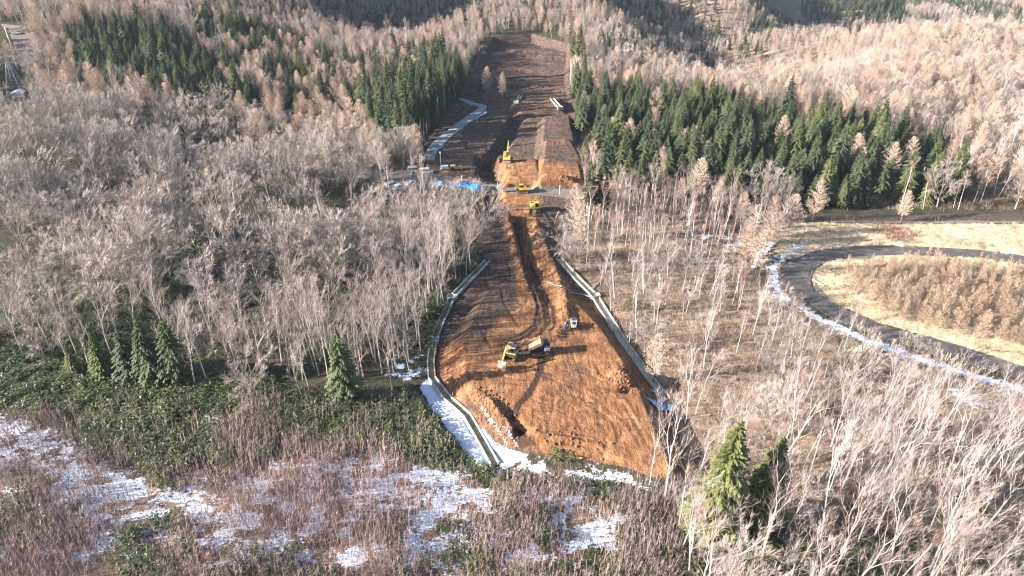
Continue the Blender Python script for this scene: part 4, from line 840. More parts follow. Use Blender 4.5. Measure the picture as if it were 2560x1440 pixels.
o = ribbon('concrete_track', [(1146, 250), (1172, 262), (1196, 272), (1150, 305), (1105, 340), (1072, 370), (1058, 402)], [(1154, 247), (1186, 258), (1217, 271), (1172, 308), (1122, 348), (1094, 378), (1086, 404)], simple('track_concrete', (0.27, 0.285, 0.29), .9, .25, .5), 0.35, sub=6)
# the two concrete drains: channel with a floor and two kerbs
def drain(name, pts, hw, label, mat_floor, boxes):
    root = bpy.data.objects.new(name, None); COL.objects.link(root); W = [at(u, v) for u, v in pts]; root.location = W[0]; tagp(root, label, 'drain')
    C = np.array([(p.x, p.y) for p in W]); n = []; 
    for i in range(len(C)):
        a, b = C[max(0, i - 1)], C[min(len(C) - 1, i + 1)]; d = (b - a) / np.linalg.norm(b - a); n.append((-d[1], d[0]))
    n = np.array(n); out = []; 
    prof = [('floor', -hw + .22, hw - .22, 0.14, 0.10), ('kerb', -hw, -hw + .22, 0.62, 0.5), ('kerb', hw - .22, hw, 0.62, 0.5)]
    for nm, o0, o1, up, th in prof:
        bm = bmesh.new(); rings = []
        for i in range(len(C) - 1):
            for k in range(6):
                t = k / 6.0; c = C[i] * (1 - t) + C[i + 1] * t; nn = n[i] * (1 - t) + n[i + 1] * t; z = float(gz(c[0], c[1])[0]) * 0.5 + 0.5 * float(max(gz(c[0] + nn[0] * hw, c[1] + nn[1] * hw)[0], gz(c[0] - nn[0] * hw, c[1] - nn[1] * hw)[0]))
                rings.append((c, nn, z))
        c = C[-1]; rings.append((c, n[-1], float(gz(c[0], c[1])[0])))
        zz = np.array([r[2] for r in rings]); zz = np.convolve(np.pad(zz, 3, mode='edge'), np.ones(7) / 7, mode='valid')
        vs = []
        for (c, nn, _), z in zip(rings, zz):
            a, b = c + nn * o0, c + nn * o1; vs.append([bm.verts.new((a[0] - W[0].x, a[1] - W[0].y, z + h - W[0].z)) for a, h in ((a, up - .8), (a, up), (b, up), (b, up - .8))])
        for i in range(len(vs) - 1):
            for j in range(4): bm.faces.new((vs[i][j], vs[i][(j + 1) % 4], vs[i + 1][(j + 1) % 4], vs[i + 1][j]))
        bm.faces.new(vs[0][::-1]); bm.faces.new(vs[-1]); bmesh.ops.recalc_face_normals(bm, faces=bm.faces)
        m = bpy.data.meshes.new(nm); bm.to_mesh(m); bm.free(); m.materials.append(mat_floor if nm == 'floor' else CONC); ob = bpy.data.objects.new('drain_' + nm, m); COL.objects.link(ob); ob.parent = root
    for bi in boxes:
        bm = bmesh.new(); bmesh.ops.create_cube(bm, size=1.0); bmesh.ops.bevel(bm, geom=bm.edges, offset=.05, segments=1, affect='EDGES')
        top = [f for f in bm.faces if f.normal.z > .9]; r_ = bmesh.ops.inset_region(bm, faces=top, thickness=.14); bmesh.ops.translate(bm, verts=list({v for f in top for v in f.verts}), vec=(0, 0, -.35))
        m = bpy.data.meshes.new('box'); bm.to_mesh(m); bm.free(); m.materials.append(CONC); ob = bpy.data.objects.new('catch_basin', m); COL.objects.link(ob); ob.parent = root
        p = W[bi]; ob.location = (p.x - W[0].x, p.y - W[0].y, p.z + .35 - W[0].z); ob.scale = (2.3, 1.7, 1.3); ob.rotation_euler = (0, 0, math.atan2(n[bi][1], n[bi][0]))
FLOORM = simple('drain_floor', (0.33, 0.31, 0.22), .9, .45, .6, dirt=(0.14, 0.16, 0.08))
drain('left_drain', [(1218, 655), (1176, 700), (1130, 748), (1106, 800), (1084, 856), (1077, 910), (1080, 950), (1122, 1003), (1168, 1045), (1202, 1105), (1238, 1166)], .75, 'concrete drain curving down the left side of the orange fill', FLOORM, [2, 4])
drain('right_drain', [(1396, 650), (1436, 695), (1487, 745), (1524, 805), (1560, 866), (1610, 936), (1664, 1002)], .85, 'straight concrete drain down the right side of the orange fill', simple('bleached_floor', (0.50, 0.45, 0.33), .9, .3, .6), [2])
drain('upper_drain_left', [(1302, 240), (1290, 258)], .8, 'short concrete drain at the left of the upper bench', FLOORM, [1])
drain('upper_drain_right', [(1380, 248), (1400, 272)], .9, 'short concrete drain at the right of the upper bench', CONC, [1])

# ------------------------------------------------------------------ machines, vehicles and small things
def M(name, c, rough=.45, var=.12, scale=4, dirt=None, metal=0.0): return simple(name, c, rough, var, scale, metal, dirt)
YEL = M('yellow_paint', (0.62, 0.44, 0.06), .5, .15, 2, dirt=(0.34, 0.23, 0.10)); YEL2 = M('pale_yellow_paint', (0.58, 0.48, 0.14), .5, .15, 2, dirt=(0.34, 0.26, 0.13))
BLK = M('black_rubber', (0.03, 0.028, 0.026), .8, .3, 5, dirt=(0.13, 0.075, 0.045)); STEEL = M('worn_steel', (0.35, 0.32, 0.30), .5, .3, 3, dirt=(0.30, 0.18, 0.11), metal=.3)
GLA = M('dark_glass', (0.02, 0.03, 0.05), .08, .1, 1); GREY = M('grey_paint', (0.30, 0.32, 0.34), .45, .15, 3); TAN = M('tan_steel', (0.48, 0.35, 0.22), .6, .2, 1.5, dirt=(0.42, 0.26, 0.14))
WHT = M('white_paint', (0.62, 0.62, 0.62), .3, .05, 1); DKB = M('dark_blue_grey', (0.05, 0.07, 0.11), .3, .2, 2); REDP = M('red_paint', (0.55, 0.03, 0.03), .4, .2, 2)
class MB:
    def __init__(s): s.bm = bmesh.new()
    def box(s, c, size, rz=0.0, ry=0.0, rx=0.0, bev=0.03):
        b = bmesh.new(); bmesh.ops.create_cube(b, size=1.0); bmesh.ops.scale(b, vec=size, verts=b.verts)
        if bev: bmesh.ops.bevel(b, geom=b.edges, offset=min(bev, min(size) * .3), segments=1, affect='EDGES')
        mt = Matrix.Translation(c) @ Matrix.Rotation(rz, 4, 'Z') @ Matrix.Rotation(ry, 4, 'Y') @ Matrix.Rotation(rx, 4, 'X'); b.transform(mt); s.add(b); return s
    def cyl(s, c, r, h, axis='Z', n=16, r2=None):
        b = bmesh.new(); bmesh.ops.create_cone(b, cap_ends=True, segments=n, radius1=r, radius2=r if r2 is None else r2, depth=h)
        b.transform(Matrix.Translation(c) @ {'Z': Matrix.Identity(4), 'Y': Matrix.Rotation(R(90), 4, 'X'), 'X': Matrix.Rotation(R(90), 4, 'Y')}[axis]); s.add(b); return s
    def prism(s, prof, y0, y1):
        """outline in x,z pulled from y0 to y1"""
        b = bmesh.new(); A = [b.verts.new((x, y0, z)) for x, z in prof]; B = [b.verts.new((x, y1, z)) for x, z in prof]; n = len(prof)
        b.faces.new(A); b.faces.new(B[::-1])
        for i in range(n): b.faces.new((A[i], B[i], B[(i + 1) % n], A[(i + 1) % n]))
        bmesh.ops.recalc_face_normals(b, faces=b.faces); s.add(b); return s
    def bar(s, a, b_, w_, h_):
        a, b_ = Vector(a), Vector(b_); d = b_ - a; b = bmesh.new(); bmesh.ops.create_cube(b, size=1.0); bmesh.ops.scale(b, vec=(d.length, w_, h_), verts=b.verts)
        q = d.to_track_quat('X', 'Z').to_matrix().to_4x4(); b.transform(Matrix.Translation((a + b_) / 2) @ q); s.add(b); return s
    def add(s, b):
        m = bpy.data.meshes.new('tmp'); b.to_mesh(m); b.free(); s.bm.from_mesh(m); bpy.data.meshes.remove(m)
    def build(s, name, mat, parent=None, label=None):
        m = bpy.data.meshes.new(name); s.bm.to_mesh(m); s.bm.free(); m.materials.append(mat); o = bpy.data.objects.new(name, m); COL.objects.link(o)
        if parent: o.parent = parent
        if label: o['label'] = label
        return o
def root(name, u, v, heading, label, cat, group=None, sc=1.0, dz=0.0):
    r = bpy.data.objects.new(name, None); COL.objects.link(r); p = at(u, v); r.location = (p.x, p.y, p.z + dz); r.rotation_euler = (0, 0, R(heading)); r.scale = (sc,) * 3; tagp(r, label, cat, group); return r

def crawler(r, y, L=3.9, W=.55, H=.85):
    pr = []; rr = H / 2
    for k in range(9): a = R(90 + 180 * k / 8); pr.append((-L / 2 + rr + rr * math.cos(a), rr + rr * math.sin(a)))
    for k in range(9): a = R(-90 + 180 * k / 8); pr.append((L / 2 - rr + rr * math.cos(a), rr + rr * math.sin(a)))
    t = MB(); t.prism(pr, y - W / 2, y + W / 2)
    for k in range(16): x = -L / 2 + rr + (L - 2 * rr) * k / 15; t.box((x, y, H + .01), (.1, W + .04, .06), bev=0); t.box((x, y, .03), (.1, W + .04, .06), bev=0)
    o = t.build('crawler_track', BLK, r); w_ = MB(); sg = 1 if y > 0 else -1
    for k in range(6): w_.cyl((-L / 2 + .45 + (L - .9) * k / 5, y + sg * (W / 2 + .01), .3), .17, .06, 'Y', 12)
    for x in (-L / 2 + rr, L / 2 - rr): w_.cyl((x, y + sg * (W / 2 + .01), rr), .3, .06, 'Y', 14)
    w_.build('roller', STEEL, o)
def excavator(u, v, heading, label, sc=1.0, paint=YEL, pose=((1.9, 2.6), (4.3, 3.9), (6.2, 1.9), (6.4, .5)), swing=0.0, bucket='scoop', plough=False, dark_roof=False):
    r = root('excavator', u, v, heading, label, 'excavator', 'excavators on the site', sc)
    for y in (-1.15, 1.15): crawler(r, y)
    MB().box((0, 0, .62), (2.2, 1.8, .4)).cyl((0, 0, .95), .6, .3).build('undercarriage', BLK, r)
    if plough: MB().box((-2.35, 0, .45), (.12, 2.8, .8)).box((-1.9, .5, .45), (.9, .15, .2)).box((-1.9, -.5, .45), (.9, .15, .2)).build('dozer_blade', STEEL, r)
    cs, sn = math.cos(R(swing)), math.sin(R(swing))
    def tr(b):
        b.bm.transform(Matrix.Rotation(R(swing), 4, 'Z')); return b
    h = MB(); h.box((-.55, 0, 1.35), (3.0, 2.6, .42), bev=.06).box((-.7, -.72, 1.85), (2.2, 1.12, .75), bev=.1).box((.8, -.75, 1.7), (.8, .95, .4), bev=.06)
    body = tr(h).build('body', paint, r)
    tr(MB().prism([(-2.35, 1.2), (-2.2, 2.05), (-1.3, 2.3), (-1.3, 1.2)], -1.3, 1.3)).build('counterweight', paint, r)
    tr(MB().box((-.95, -.72, 2.26), (.9, .7, .06)).box((-1.8, .35, 2.28), (.7, 1.1, .08)).cyl((-1.25, -.2, 2.5), .07, .5)).build('engine_grille', BLK, r)
    cab = tr(MB().prism([(-.35, 1.5), (1.3, 1.5), (1.42, 2.1), (1.05, 3.0), (-.35, 3.0)], .28, 1.26)).build('cab', paint, r)
    tr(MB().prism([(1.33, 1.68), (1.45, 2.12), (1.12, 2.92), (1.09, 2.92), (1.40, 2.12), (1.30, 1.68)], .36, 1.18)).build('windscreen', GLA, cab)
    tr(MB().prism([(-.2, 2.1), (1.22, 2.1), (.98, 2.86), (-.2, 2.86)], 1.262, 1.285)).build('side_window', GLA, cab)
    tr(MB().prism([(-.2, 2.1), (1.22, 2.1), (.98, 2.86), (-.2, 2.86)], .255, .278)).build('side_window', GLA, cab)
    tr(MB().box((.35, .77, 3.04), (1.3, .95, .08)).box((-.9, .75, 2.0), (1.0, .98, .7))).build('cab_roof', DKB if dark_roof else paint, cab)
    (x0, z0), (x1, z1), (x2, z2), (x3, z3) = (.6, 1.75), pose[1], pose[2], pose[3]; xm, zm = pose[0]
    def prof(pts, ws):
        A, B = [], []
        for i, (x, z) in enumerate(pts):
            a = pts[max(0, i - 1)]; b = pts[min(len(pts) - 1, i + 1)]; dx, dz_ = b[0] - a[0], b[1] - a[1]; l = math.hypot(dx, dz_) or 1; A.append((x - dz_ / l * ws[i], z + dx / l * ws[i])); B.append((x + dz_ / l * ws[i], z - dx / l * ws[i]))
        return A + B[::-1]
    boom = tr(MB().prism(prof([(x0, z0), (xm, zm), (x1, z1)], [.18, .30, .15]), -.26, .1)).build('boom', paint, r)
    tr(MB().bar((1.1, -.42, 1.6), (xm, -.42, zm - .05), .13, .13).bar((1.1, .22, 1.6), (xm, .22, zm - .05), .13, .13).bar((xm - .2, -.08, zm + .42), (x1 - .1, -.08, z1 + .42), .14, .14)).build('hydraulic_cylinder', STEEL, boom)
    dx, dz_ = x2 - x1, z2 - z1; l = math.hypot(dx, dz_)
    tr(MB().prism(prof([(x1 - dx / l * .55, z1 - dz_ / l * .55 + .25), (x1, z1), (x2, z2)], [.1, .22, .12]), -.22, .06)).build('stick', paint, r)
    if bucket == 'scoop': b = MB().prism([(x2, z2), (x2 + .35, z2 - .25), (x3 + .35, z3 - .15), (x3 - .15, z3 - .35), (x3 - .75, z3 + .1), (x2 - .45, z2 - .35)], -.65, .5)
    else: b = MB().prism([(x2, z2), (x2 + .2, z2 - .2), (x3 + .3, z3 + .25), (x3 + .1, z3 - .1), (x3 - .5, z3 + .1), (x3 - .45, z3 + .35), (x2 - .2, z2 - .3)], -1.0, .85)
    bk = tr(b).build('bucket', STEEL, r); t = MB()
    for k in range(5): t.box((x3 - .7 if bucket == 'scoop' else x3 - .45, -.5 + k * .22, z3 + .02), (.25, .07, .05), bev=0)
    tr(t).build('tooth', STEEL, bk)
    tr(MB().box((-.6, -1.32, 1.55), (1.6, .04, .25), bev=0)).build('side_stripe', BLK, body)
    return r
excavator(1279, 891, 248, 'yellow excavator with grading bucket reaching left, on the orange fill', 0.9, YEL2, ((2.0, 3.0), (3.4, 3.2), (4.9, 2.0), (5.1, .35)), bucket='wide', dark_roof=True)
excavator(1336, 528, 268, 'yellow excavator digging at the head of the haul road', 1.0, YEL, ((1.7, 3.0), (2.9, 3.5), (4.3, 2.2), (4.4, .7)))
excavator(1306, 480, 178, 'yellow excavator on the crossing road with boom arched left', 0.9, YEL, ((2.3, 3.6), (4.8, 4.0), (6.3, 1.9), (6.3, .2)))
excavator(1268, 402, 84, 'yellow excavator on the upper mound with boom raised', 0.95, YEL, ((2.0, 4.4), (3.2, 5.6), (4.4, 3.8), (4.2, 3.0)), plough=True)

def dump_truck():
    r = root('crawler_dump_truck', 1348, 882, 186, 'tan crawler dump truck with tipped bed beside the wide bucket excavator', 'dump truck', sc=0.9)
    for y in (-1.05, 1.05): crawler(r, y, 3.8, .6, .95)
    MB().box((0, 0, .95), (4.2, 1.5, .35)).build('chassis', BLK, r)
    cab = MB().prism([(-2.2, 1.1), (-2.3, 1.9), (-1.9, 2.75), (-.95, 2.75), (-.95, 1.1)], -1.15, .25).build('cab', DKB, r)
    MB().prism([(-2.24, 1.75), (-2.33, 1.95), (-2.0, 2.62), (-1.96, 2.62), (-2.27, 1.95), (-2.2, 1.75)], -1.05, .15).build('windscreen', GLA, cab)
    MB().box((-1.45, -1.17, 2.15), (.75, .04, .8)).box((-1.45, .27, 2.15), (.75, .04, .8)).build('side_window', GLA, cab)
    MB().box((-1.55, .8, 1.5), (1.2, .95, .8), bev=.1).cyl((-1.4, .8, 2.1), .08, .5).build('engine_housing', GREY, r)
    bed = MB(); a = R(24); B = bmesh.new
    bed.box((.75, 0, 1.55), (3.2, 2.5, .12)).box((.75, 1.25, 1.95), (3.2, .1, .75)).box((.75, -1.25, 1.95), (3.2, .1, .75)).box((-.85, 0, 2.1), (.12, 2.5, 1.1)); 
    pv = Vector((2.1, 0, 1.3)); bed.bm.transform(Matrix.Translation(pv) @ Matrix.Rotation(a, 4, 'Y') @ Matrix.Translation(-pv)); b_ = bed.build('dump_bed', TAN, r)
    MB().box((3.5, 1.05, .95), (2.6, .14, .6), rz=R(-4), ry=R(6)).build('side_board', TAN, b_); MB().box((2.9, -1.15, 2.0), (1.7, .14, 1.0), rz=R(18), ry=R(-38)).build('side_board', TAN, b_)
    MB().bar((-.4, 0, 1.1), (.2, 0, 2.1), .2, .2).build('lift_cylinder', STEEL, r)
    MB().box((-2.35, -.75, 1.3), (.06, .3, .2)).build('headlight', WHT, r); MB().box((-2.35, .05, 1.3), (.06, .3, .2)).build('headlight', WHT, r)
dump_truck()
def bulldozer():
    r = root('bulldozer', 1433, 817, 92, 'small grey bulldozer with white posts near the worker in blue', 'bulldozer', sc=.85)
    for y in (-.85, .85): crawler(r, y, 2.9, .45, .8)
    MB().box((.45, 0, 1.1), (1.6, 1.1, .8), bev=.1).box((-.7, 0, .95), (1.0, 1.3, .6)).build('engine_housing', GREY, r)
    MB().box((.2, 0, 1.0), (.3, 1.0, .5)).cyl((.7, -.3, 1.7), .06, .5).build('exhaust', BLK, r)
    MB().box((-.55, 0, 1.35), (.6, .6, .3)).box((-.8, 0, 1.6), (.12, .6, .5)).build('driver_seat', BLK, r)
    c = MB()
    for x in (-1.1, .05):
        for y in (-.6, .6): c.box((x, y, 1.9), (.09, .09, 1.3))
    c.build('roll_bar', WHT, r); MB().box((-.5, 0, 2.58), (1.3, 1.3, .08)).build('canopy', DKB, r)
    MB().box((1.95, 0, .5), (.12, 2.5, .85), bev=.02).bar((0, .95, .4), (1.9, .95, .4), .1, .15).bar((0, -.95, .4), (1.9, -.95, .4), .1, .15).build('blade', STEEL, r)
    MB().box((-1.3, 0, .9), (.25, 1.1, .5)).build('rear_ripper', WHT, r)
bulldozer()
def roller():
    r = root('road_roller', 1141, 424, 5, 'yellow road roller parked beside the light tower', 'roller')
    MB().cyl((1.5, 0, .6), .6, 1.6, 'Y', 20).build('drum', STEEL, r); MB().cyl((-1.3, .65, .55), .55, .4, 'Y', 16).cyl((-1.3, -.65, .55), .55, .4, 'Y', 16).build('rear_wheel', BLK, r)
    MB().box((-.9, 0, 1.15), (2.0, 1.5, .7), bev=.12).box((1.5, .9, .8), (1.6, .1, .25)).box((1.5, -.9, .8), (1.6, .1, .25)).box((.55, 0, .85), (.6, 1.0, .4)).build('body', YEL, r)
    MB().box((-.1, 0, 1.6), (.5, .5, .4)).bar((.3, 0, 1.3), (.5, 0, 1.8), .06, .06).build('driver_seat', BLK, r)
roller()
def light_tower():
    r = root('light_tower', 1107, 425, 10, 'white wheeled light tower with tall mast above the parked cars', 'light tower')
    MB().box((.6, 0, .95), (2.4, 1.3, 1.1), bev=.06).build('generator_box', WHT, r); MB().cyl((.3, .68, .35), .33, .18, 'Y').cyl((.3, -.68, .35), .33, .18, 'Y').build('wheel', BLK, r)
    MB().cyl((-.55, 0, 3.0), .08, 5.8).box((-.55, 0, .3), (.5, .9, .3)).build('mast', GREY, r); MB().box((-.55, .35, 5.9), (.2, .5, .35), ry=.3).box((-.55, -.35, 5.9), (.2, .5, .35), ry=.3).build('lamp_head', WHT, r)
    MB().box((1.3, .66, 1.0), (.6, .03, .5)).build('vent', BLK, r)
light_tower()
def make_car(u, v, hd, label, paint=WHT, tall=False, dz=0.0):
    r = root('parked_car', u, v, hd, label, 'car', 'cars parked beside the site', 1.0, dz)
    if tall: lo = [(-2.1, .35), (-2.15, 1.1), (-2.0, 1.85), (.9, 1.88), (1.6, 1.15), (2.15, .95), (2.2, .35)]; gl = [(-1.85, 1.15), (-1.8, 1.68), (.85, 1.7), (1.35, 1.15)]
    else: lo = [(-2.15, .35), (-2.2, .85), (-2.0, .98), (-1.5, 1.05), (-1.0, 1.45), (.45, 1.48), (1.15, 1.0), (2.05, .85), (2.2, .35)]; gl = [(-1.3, 1.02), (-.92, 1.36), (.4, 1.38), (.95, 1.02)]
    b = MB().prism(lo, -.84, .84).build('body', paint, r)
    MB().prism(gl, -.86, .86).build('side_window', GLA, b)
    x0, z0, x1, z1 = (1.02, 1.74, 1.52, 1.26) if tall else (.55, 1.42, 1.05, 1.08)
    MB().prism([(x0, z0), (x1, z1), (x1 + .05, z1 + .03), (x0 + .05, z0 + .03)], -.72, .72).build('windscreen', GLA, b)
    for x in (-1.35, 1.4):
        for y in (-.8, .8):
            w_ = MB().cyl((x, y, .33), .33, .22, 'Y', 18).build('wheel', BLK, r); MB().cyl((x, y + .12 * (1 if y > 0 else -1), .33), .17, .03, 'Y', 12).build('rim', GREY, w_)
    for y in (-.6, .6): MB().box((2.19, y, .72), (.08, .32, .15)).build('headlight', GREY, r); MB().box((-2.19, y, .8), (.06, .2, .25)).build('tail_light', REDP, r)
    return r
make_car(1066, 434, 5, 'white van nearest the light tower', WHT, True); make_car(1036, 430, 8, 'white van left of the van nearest the light tower', WHT, True)
make_car(1026, 466, 70, 'white van parked lengthwise below the two upper vans', WHT, True); make_car(1000, 472, 40, 'white car second from the right in the lower parking row', WHT)
make_car(979, 468, 40, 'white car third from the right in the lower parking row', WHT, True); make_car(950, 464, -25, 'cream car at the left end of the lower parking row', M('cream_paint', (.66, .58, .42), .35), False)
make_car(44, 88, 5, 'small white car alone on the gravel yard at upper left', WHT, False, .55)

TARP = M('blue_tarp', (0.03, 0.24, 0.62), .5, .35, 1.2); TARPW = M('white_sheet', (0.80, 0.80, 0.78), .6, .06, 1); TARPL = M('light_blue_tarp', (0.40, 0.58, 0.72), .5, .2, 1)
def heap(name, u, v, size, mat, label, cat, group=None, rz=0.0, seed=0, lumps=3):
    bm = bmesh.new(); nx, ny = 24, 16; V = []
    for i in range(nx + 1):
        row = []
        for j in range(ny + 1):
            a, b = i / nx * 2 - 1, j / ny * 2 - 1; e = max(0, 1 - a ** 4) ** .5 * max(0, 1 - b ** 4) ** .5
            n = float(vnoise(np.array([a * lumps + seed]), np.array([b * 2.0 + seed]), 5)[0]); f = float(vnoise(np.array([a * 9 + seed]), np.array([b * 9.0]), 6)[0])
            row.append(bm.verts.new((a * size[0] / 2, b * size[1] / 2, (e * (0.55 + .6 * n) + .08 * f * e) * size[2] - .05)))
        V.append(row)
    for i in range(nx):
        for j in range(ny): bm.faces.new((V[i][j], V[i + 1][j], V[i + 1][j + 1], V[i][j + 1]))
    r_ = bmesh.ops.extrude_face_region(bm, geom=list(bm.faces)); bmesh.ops.translate(bm, verts=[g for g in r_['geom'] if isinstance(g, bmesh.types.BMVert)], vec=(0, 0, -.03)); bmesh.ops.recalc_face_normals(bm, faces=bm.faces)
    m = bpy.data.meshes.new(name); bm.to_mesh(m); bm.free(); m.materials.append(mat); o = bpy.data.objects.new(name, m); COL.objects.link(o); p = at(u, v); o.location = p; o.rotation_euler = (0, 0, rz); return tagp(o, label, cat, group)
heap('blue_tarp_heap', 1134, 467, (2.8, 2.6, 1.2), TARP, 'small blue tarped heap, leftmost of three beside the road', 'tarp', 'blue tarped heaps', 0, 1)
heap('blue_tarp_heap', 1161, 466, (6.2, 2.4, 1.1), TARP, 'long blue tarped heap, middle of three beside the road', 'tarp', 'blue tarped heaps', 0, 2, 6)
heap('blue_tarp_heap', 1192, 472, (4.0, 4.0, 1.6), TARP, 'largest blue tarped heap, rightmost of three beside the road', 'tarp', 'blue tarped heaps', .2, 3, 4)
heap('light_blue_sheet', 1094, 461, (3.8, 3.4, 0.8), TARPL, 'pale blue sheet left of the blue heaps', 'sheet', None, .2, 4, 1)
def sheet_on(name, pts, mat, label, lift=.25, n=12):
    W = [at(u, v) for u, v in pts]; bm = bmesh.new(); V = []
    for i in range(n + 1):
        row = []
        for j in range(n + 1):
            a, b = i / n, j / n; p = (W[0] * (1 - a) + W[1] * a) * (1 - b) + (W[3] * (1 - a) + W[2] * a) * b
            row.append(bm.verts.new((p.x, p.y, float(gz(p.x, p.y)[0]) + lift + .12 * float(vnoise(np.array([p.x * 2]), np.array([p.y * 2]), 8)[0]))))
        V.append(row)
    for i in range(n):
        for j in range(n): bm.faces.new((V[i][j], V[i + 1][j], V[i + 1][j + 1], V[i][j + 1]))
    r_ = bmesh.ops.extrude_face_region(bm, geom=list(bm.faces)); bmesh.ops.translate(bm, verts=[g for g in r_['geom'] if isinstance(g, bmesh.types.BMVert)], vec=(0, 0, -.04)); bmesh.ops.recalc_face_normals(bm, faces=bm.faces)
    m = bpy.data.meshes.new(name); bm.to_mesh(m); bm.free(); m.materials.append(mat); o = bpy.data.objects.new(name, m); COL.objects.link(o); return tagp(o, label, 'sheet')
sheet_on('blue_tarp', [(1618, 1000), (1664, 1012), (1668, 1032), (1648, 1030)], TARP, 'bright blue tarp lying at the lower end of the right drain', .45)
sheet_on('white_sheet', [(1668, 1015), (1689, 1020), (1684, 1036), (1668, 1030)], TARPW, 'white sheet touching the right end of the blue tarp', .5)
def post(u, v, h, label, mat=WHT):
    r = root('marker_post', u, v, 0, label, 'post', 'marker posts along the crossing road'); MB().cyl((0, 0, h / 2), .09, h, n=8).build('pole', mat, r); MB().box((0, -.06, h - .25), (.34, .05, .5)).build('marker_plate', mat, r)
post(1155, 456, 2.2, 'white post beside the crossing road above the blue heaps'); post(1399, 486, 3.0, 'tall white post at the right end of the crossing road'); post(1244, 470, 1.8, 'short white post left of the arched excavator')
o = heap('red_fuel_can', 1268, 465, (1.1, 1.1, .9), REDP, 'small red bundle on the crossing road left of the arched excavator', 'bundle', None, 0, 9, 1); o.name = 'red_bundle'

# person in blue beside the bulldozer
def person(u, v, heading):
    J = {'pel': (0, 0, .95), 'che': (.05, 0, 1.3), 'nec': (.08, 0, 1.48), 'hd': (.1, 0, 1.58), 'lh': (0, .1, .9), 'lk': (.04, .13, .5), 'la': (-.02, .14, .08), 'lt': (.16, .15, .04), 'rh': (0, -.1, .9), 'rk': (.1, -.13, .5), 'ra': (.06, -.14, .08), 'rt': (.24, -.15, .04),
         'ls': (.06, .2, 1.42), 'le': (.1, .28, 1.15), 'lw': (.3, .22, 1.02), 'lf': (.4, .2, .98), 'rs': (.06, -.2, 1.42), 're': (.06, -.3, 1.14), 'rw': (.18, -.28, .9), 'rf': (.22, -.27, .81)}
    E = [('pel', 'che'), ('che', 'nec'), ('nec', 'hd'), ('pel', 'lh'), ('lh', 'lk'), ('lk', 'la'), ('la', 'lt'), ('pel', 'rh'), ('rh', 'rk'), ('rk', 'ra'), ('ra', 'rt'), ('che', 'ls'), ('ls', 'le'), ('le', 'lw'), ('lw', 'lf'), ('che', 'rs'), ('rs', 're'), ('re', 'rw'), ('rw', 'rf')]
    RA = {'pel': .15, 'che': .16, 'nec': .07, 'hd': .08, 'lh': .1, 'rh': .1, 'lk': .07, 'rk': .07, 'la': .05, 'ra': .05, 'lt': .045, 'rt': .045, 'ls': .07, 'rs': .07, 'le': .05, 're': .05, 'lw': .04, 'rw': .04, 'lf': .03, 'rf': .03}
    ks = list(J); m = bpy.data.meshes.new('body'); m.from_pydata([J[k] for k in ks], [(ks.index(a), ks.index(b)) for a, b in E], [])
    o = bpy.data.objects.new('person', m); COL.objects.link(o); md = o.modifiers.new('skin', 'SKIN'); sv_ = m.skin_vertices.new() if not m.skin_vertices else m.skin_vertices[0]
    for i, k in enumerate(ks): m.skin_vertices[0].data[i].radius = (RA[k], RA[k])
    m.skin_vertices[0].data[0].use_root = True; o.modifiers.new('sub', 'SUBSURF').levels = 1; o.modifiers['sub'].render_levels = 1
    m.materials.append(M('blue_workwear', (0.05, 0.09, 0.42), .8, .2, 6)); p = at(u, v); o.location = p; o.rotation_euler = (0, 0, R(heading)); tagp(o, 'worker in blue clothes and white helmet standing left of the bulldozer', 'person')
    b = bmesh.new(); bmesh.ops.create_uvsphere(b, u_segments=14, v_segments=10, radius=.105); bmesh.ops.scale(b, vec=(1, .85, 1.2), verts=b.verts); b.transform(Matrix.Translation((.12, 0, 1.64))); m2 = bpy.data.meshes.new('head'); b.to_mesh(m2); b.free()
    m2.materials.append(M('skin', (.5, .32, .24), .6)); h = bpy.data.objects.new('head', m2); COL.objects.link(h); h.parent = o
    b = bmesh.new(); bmesh.ops.create_uvsphere(b, u_segments=14, v_segments=8, radius=.14); bmesh.ops.delete(b, geom=[v_ for v_ in b.verts if v_.co.z < -.01], context='VERTS'); b.transform(Matrix.Translation((.11, 0, 1.68))); m3 = bpy.data.meshes.new('helmet'); b.to_mesh(m3); b.free()
    m3.materials.append(WHT); h = bpy.data.objects.new('helmet', m3); COL.objects.link(h); h.parent = o
person(1412, 826, 20)
# survey tripod and hand tools right of the worker
r = root('survey_tripod', 1434, 834, 0, 'dark survey tripod on the soil in front of the bulldozer', 'tripod')
for k in range(3): a = R(120 * k + 20); MB().bar((0, 0, 1.5), (.6 * math.cos(a), .6 * math.sin(a), 0), .05, .05).build('leg', BLK, r)
MB().box((0, 0, 1.6), (.25, .25, .28)).cyl((0, 0, 1.48), .12, .06).build('instrument', YEL, r)

# snow capped boulders by the road bend
ROCK = simple('grey_rock', (0.22, 0.21, 0.20), .9, .4, 1.5)
def rock_mesh(seed):
    b = bmesh.new(); bmesh.ops.create_icosphere(b, subdivisions=3, radius=1)
    for v_ in b.verts:
        c = v_.co; n = float(fbm(np.array([c.x * 1.4 + seed * 3 + c.z]), np.array([c.y * 1.4 - c.z * .8]), seed)[0]); v_.co = c * (.75 + .55 * n); v_.co.z *= .65
    m = bpy.data.meshes.new('rock'); b.to_mesh(m); m.materials.append(ROCK)
    bmesh.ops.delete(b, geom=[v_ for v_ in b.verts if v_.co.z < .22], context='VERTS'); bmesh.ops.scale(b, vec=(1.04, 1.04, 1.0), verts=b.verts); bmesh.ops.translate(b, vec=(0, 0, .05), verts=b.verts)
    m2 = bpy.data.meshes.new('snow_cap'); b.to_mesh(m2); b.free(); m2.materials.append(SNOWM); return m, m2
RM = [rock_mesh(s) for s in (1, 2, 3)]
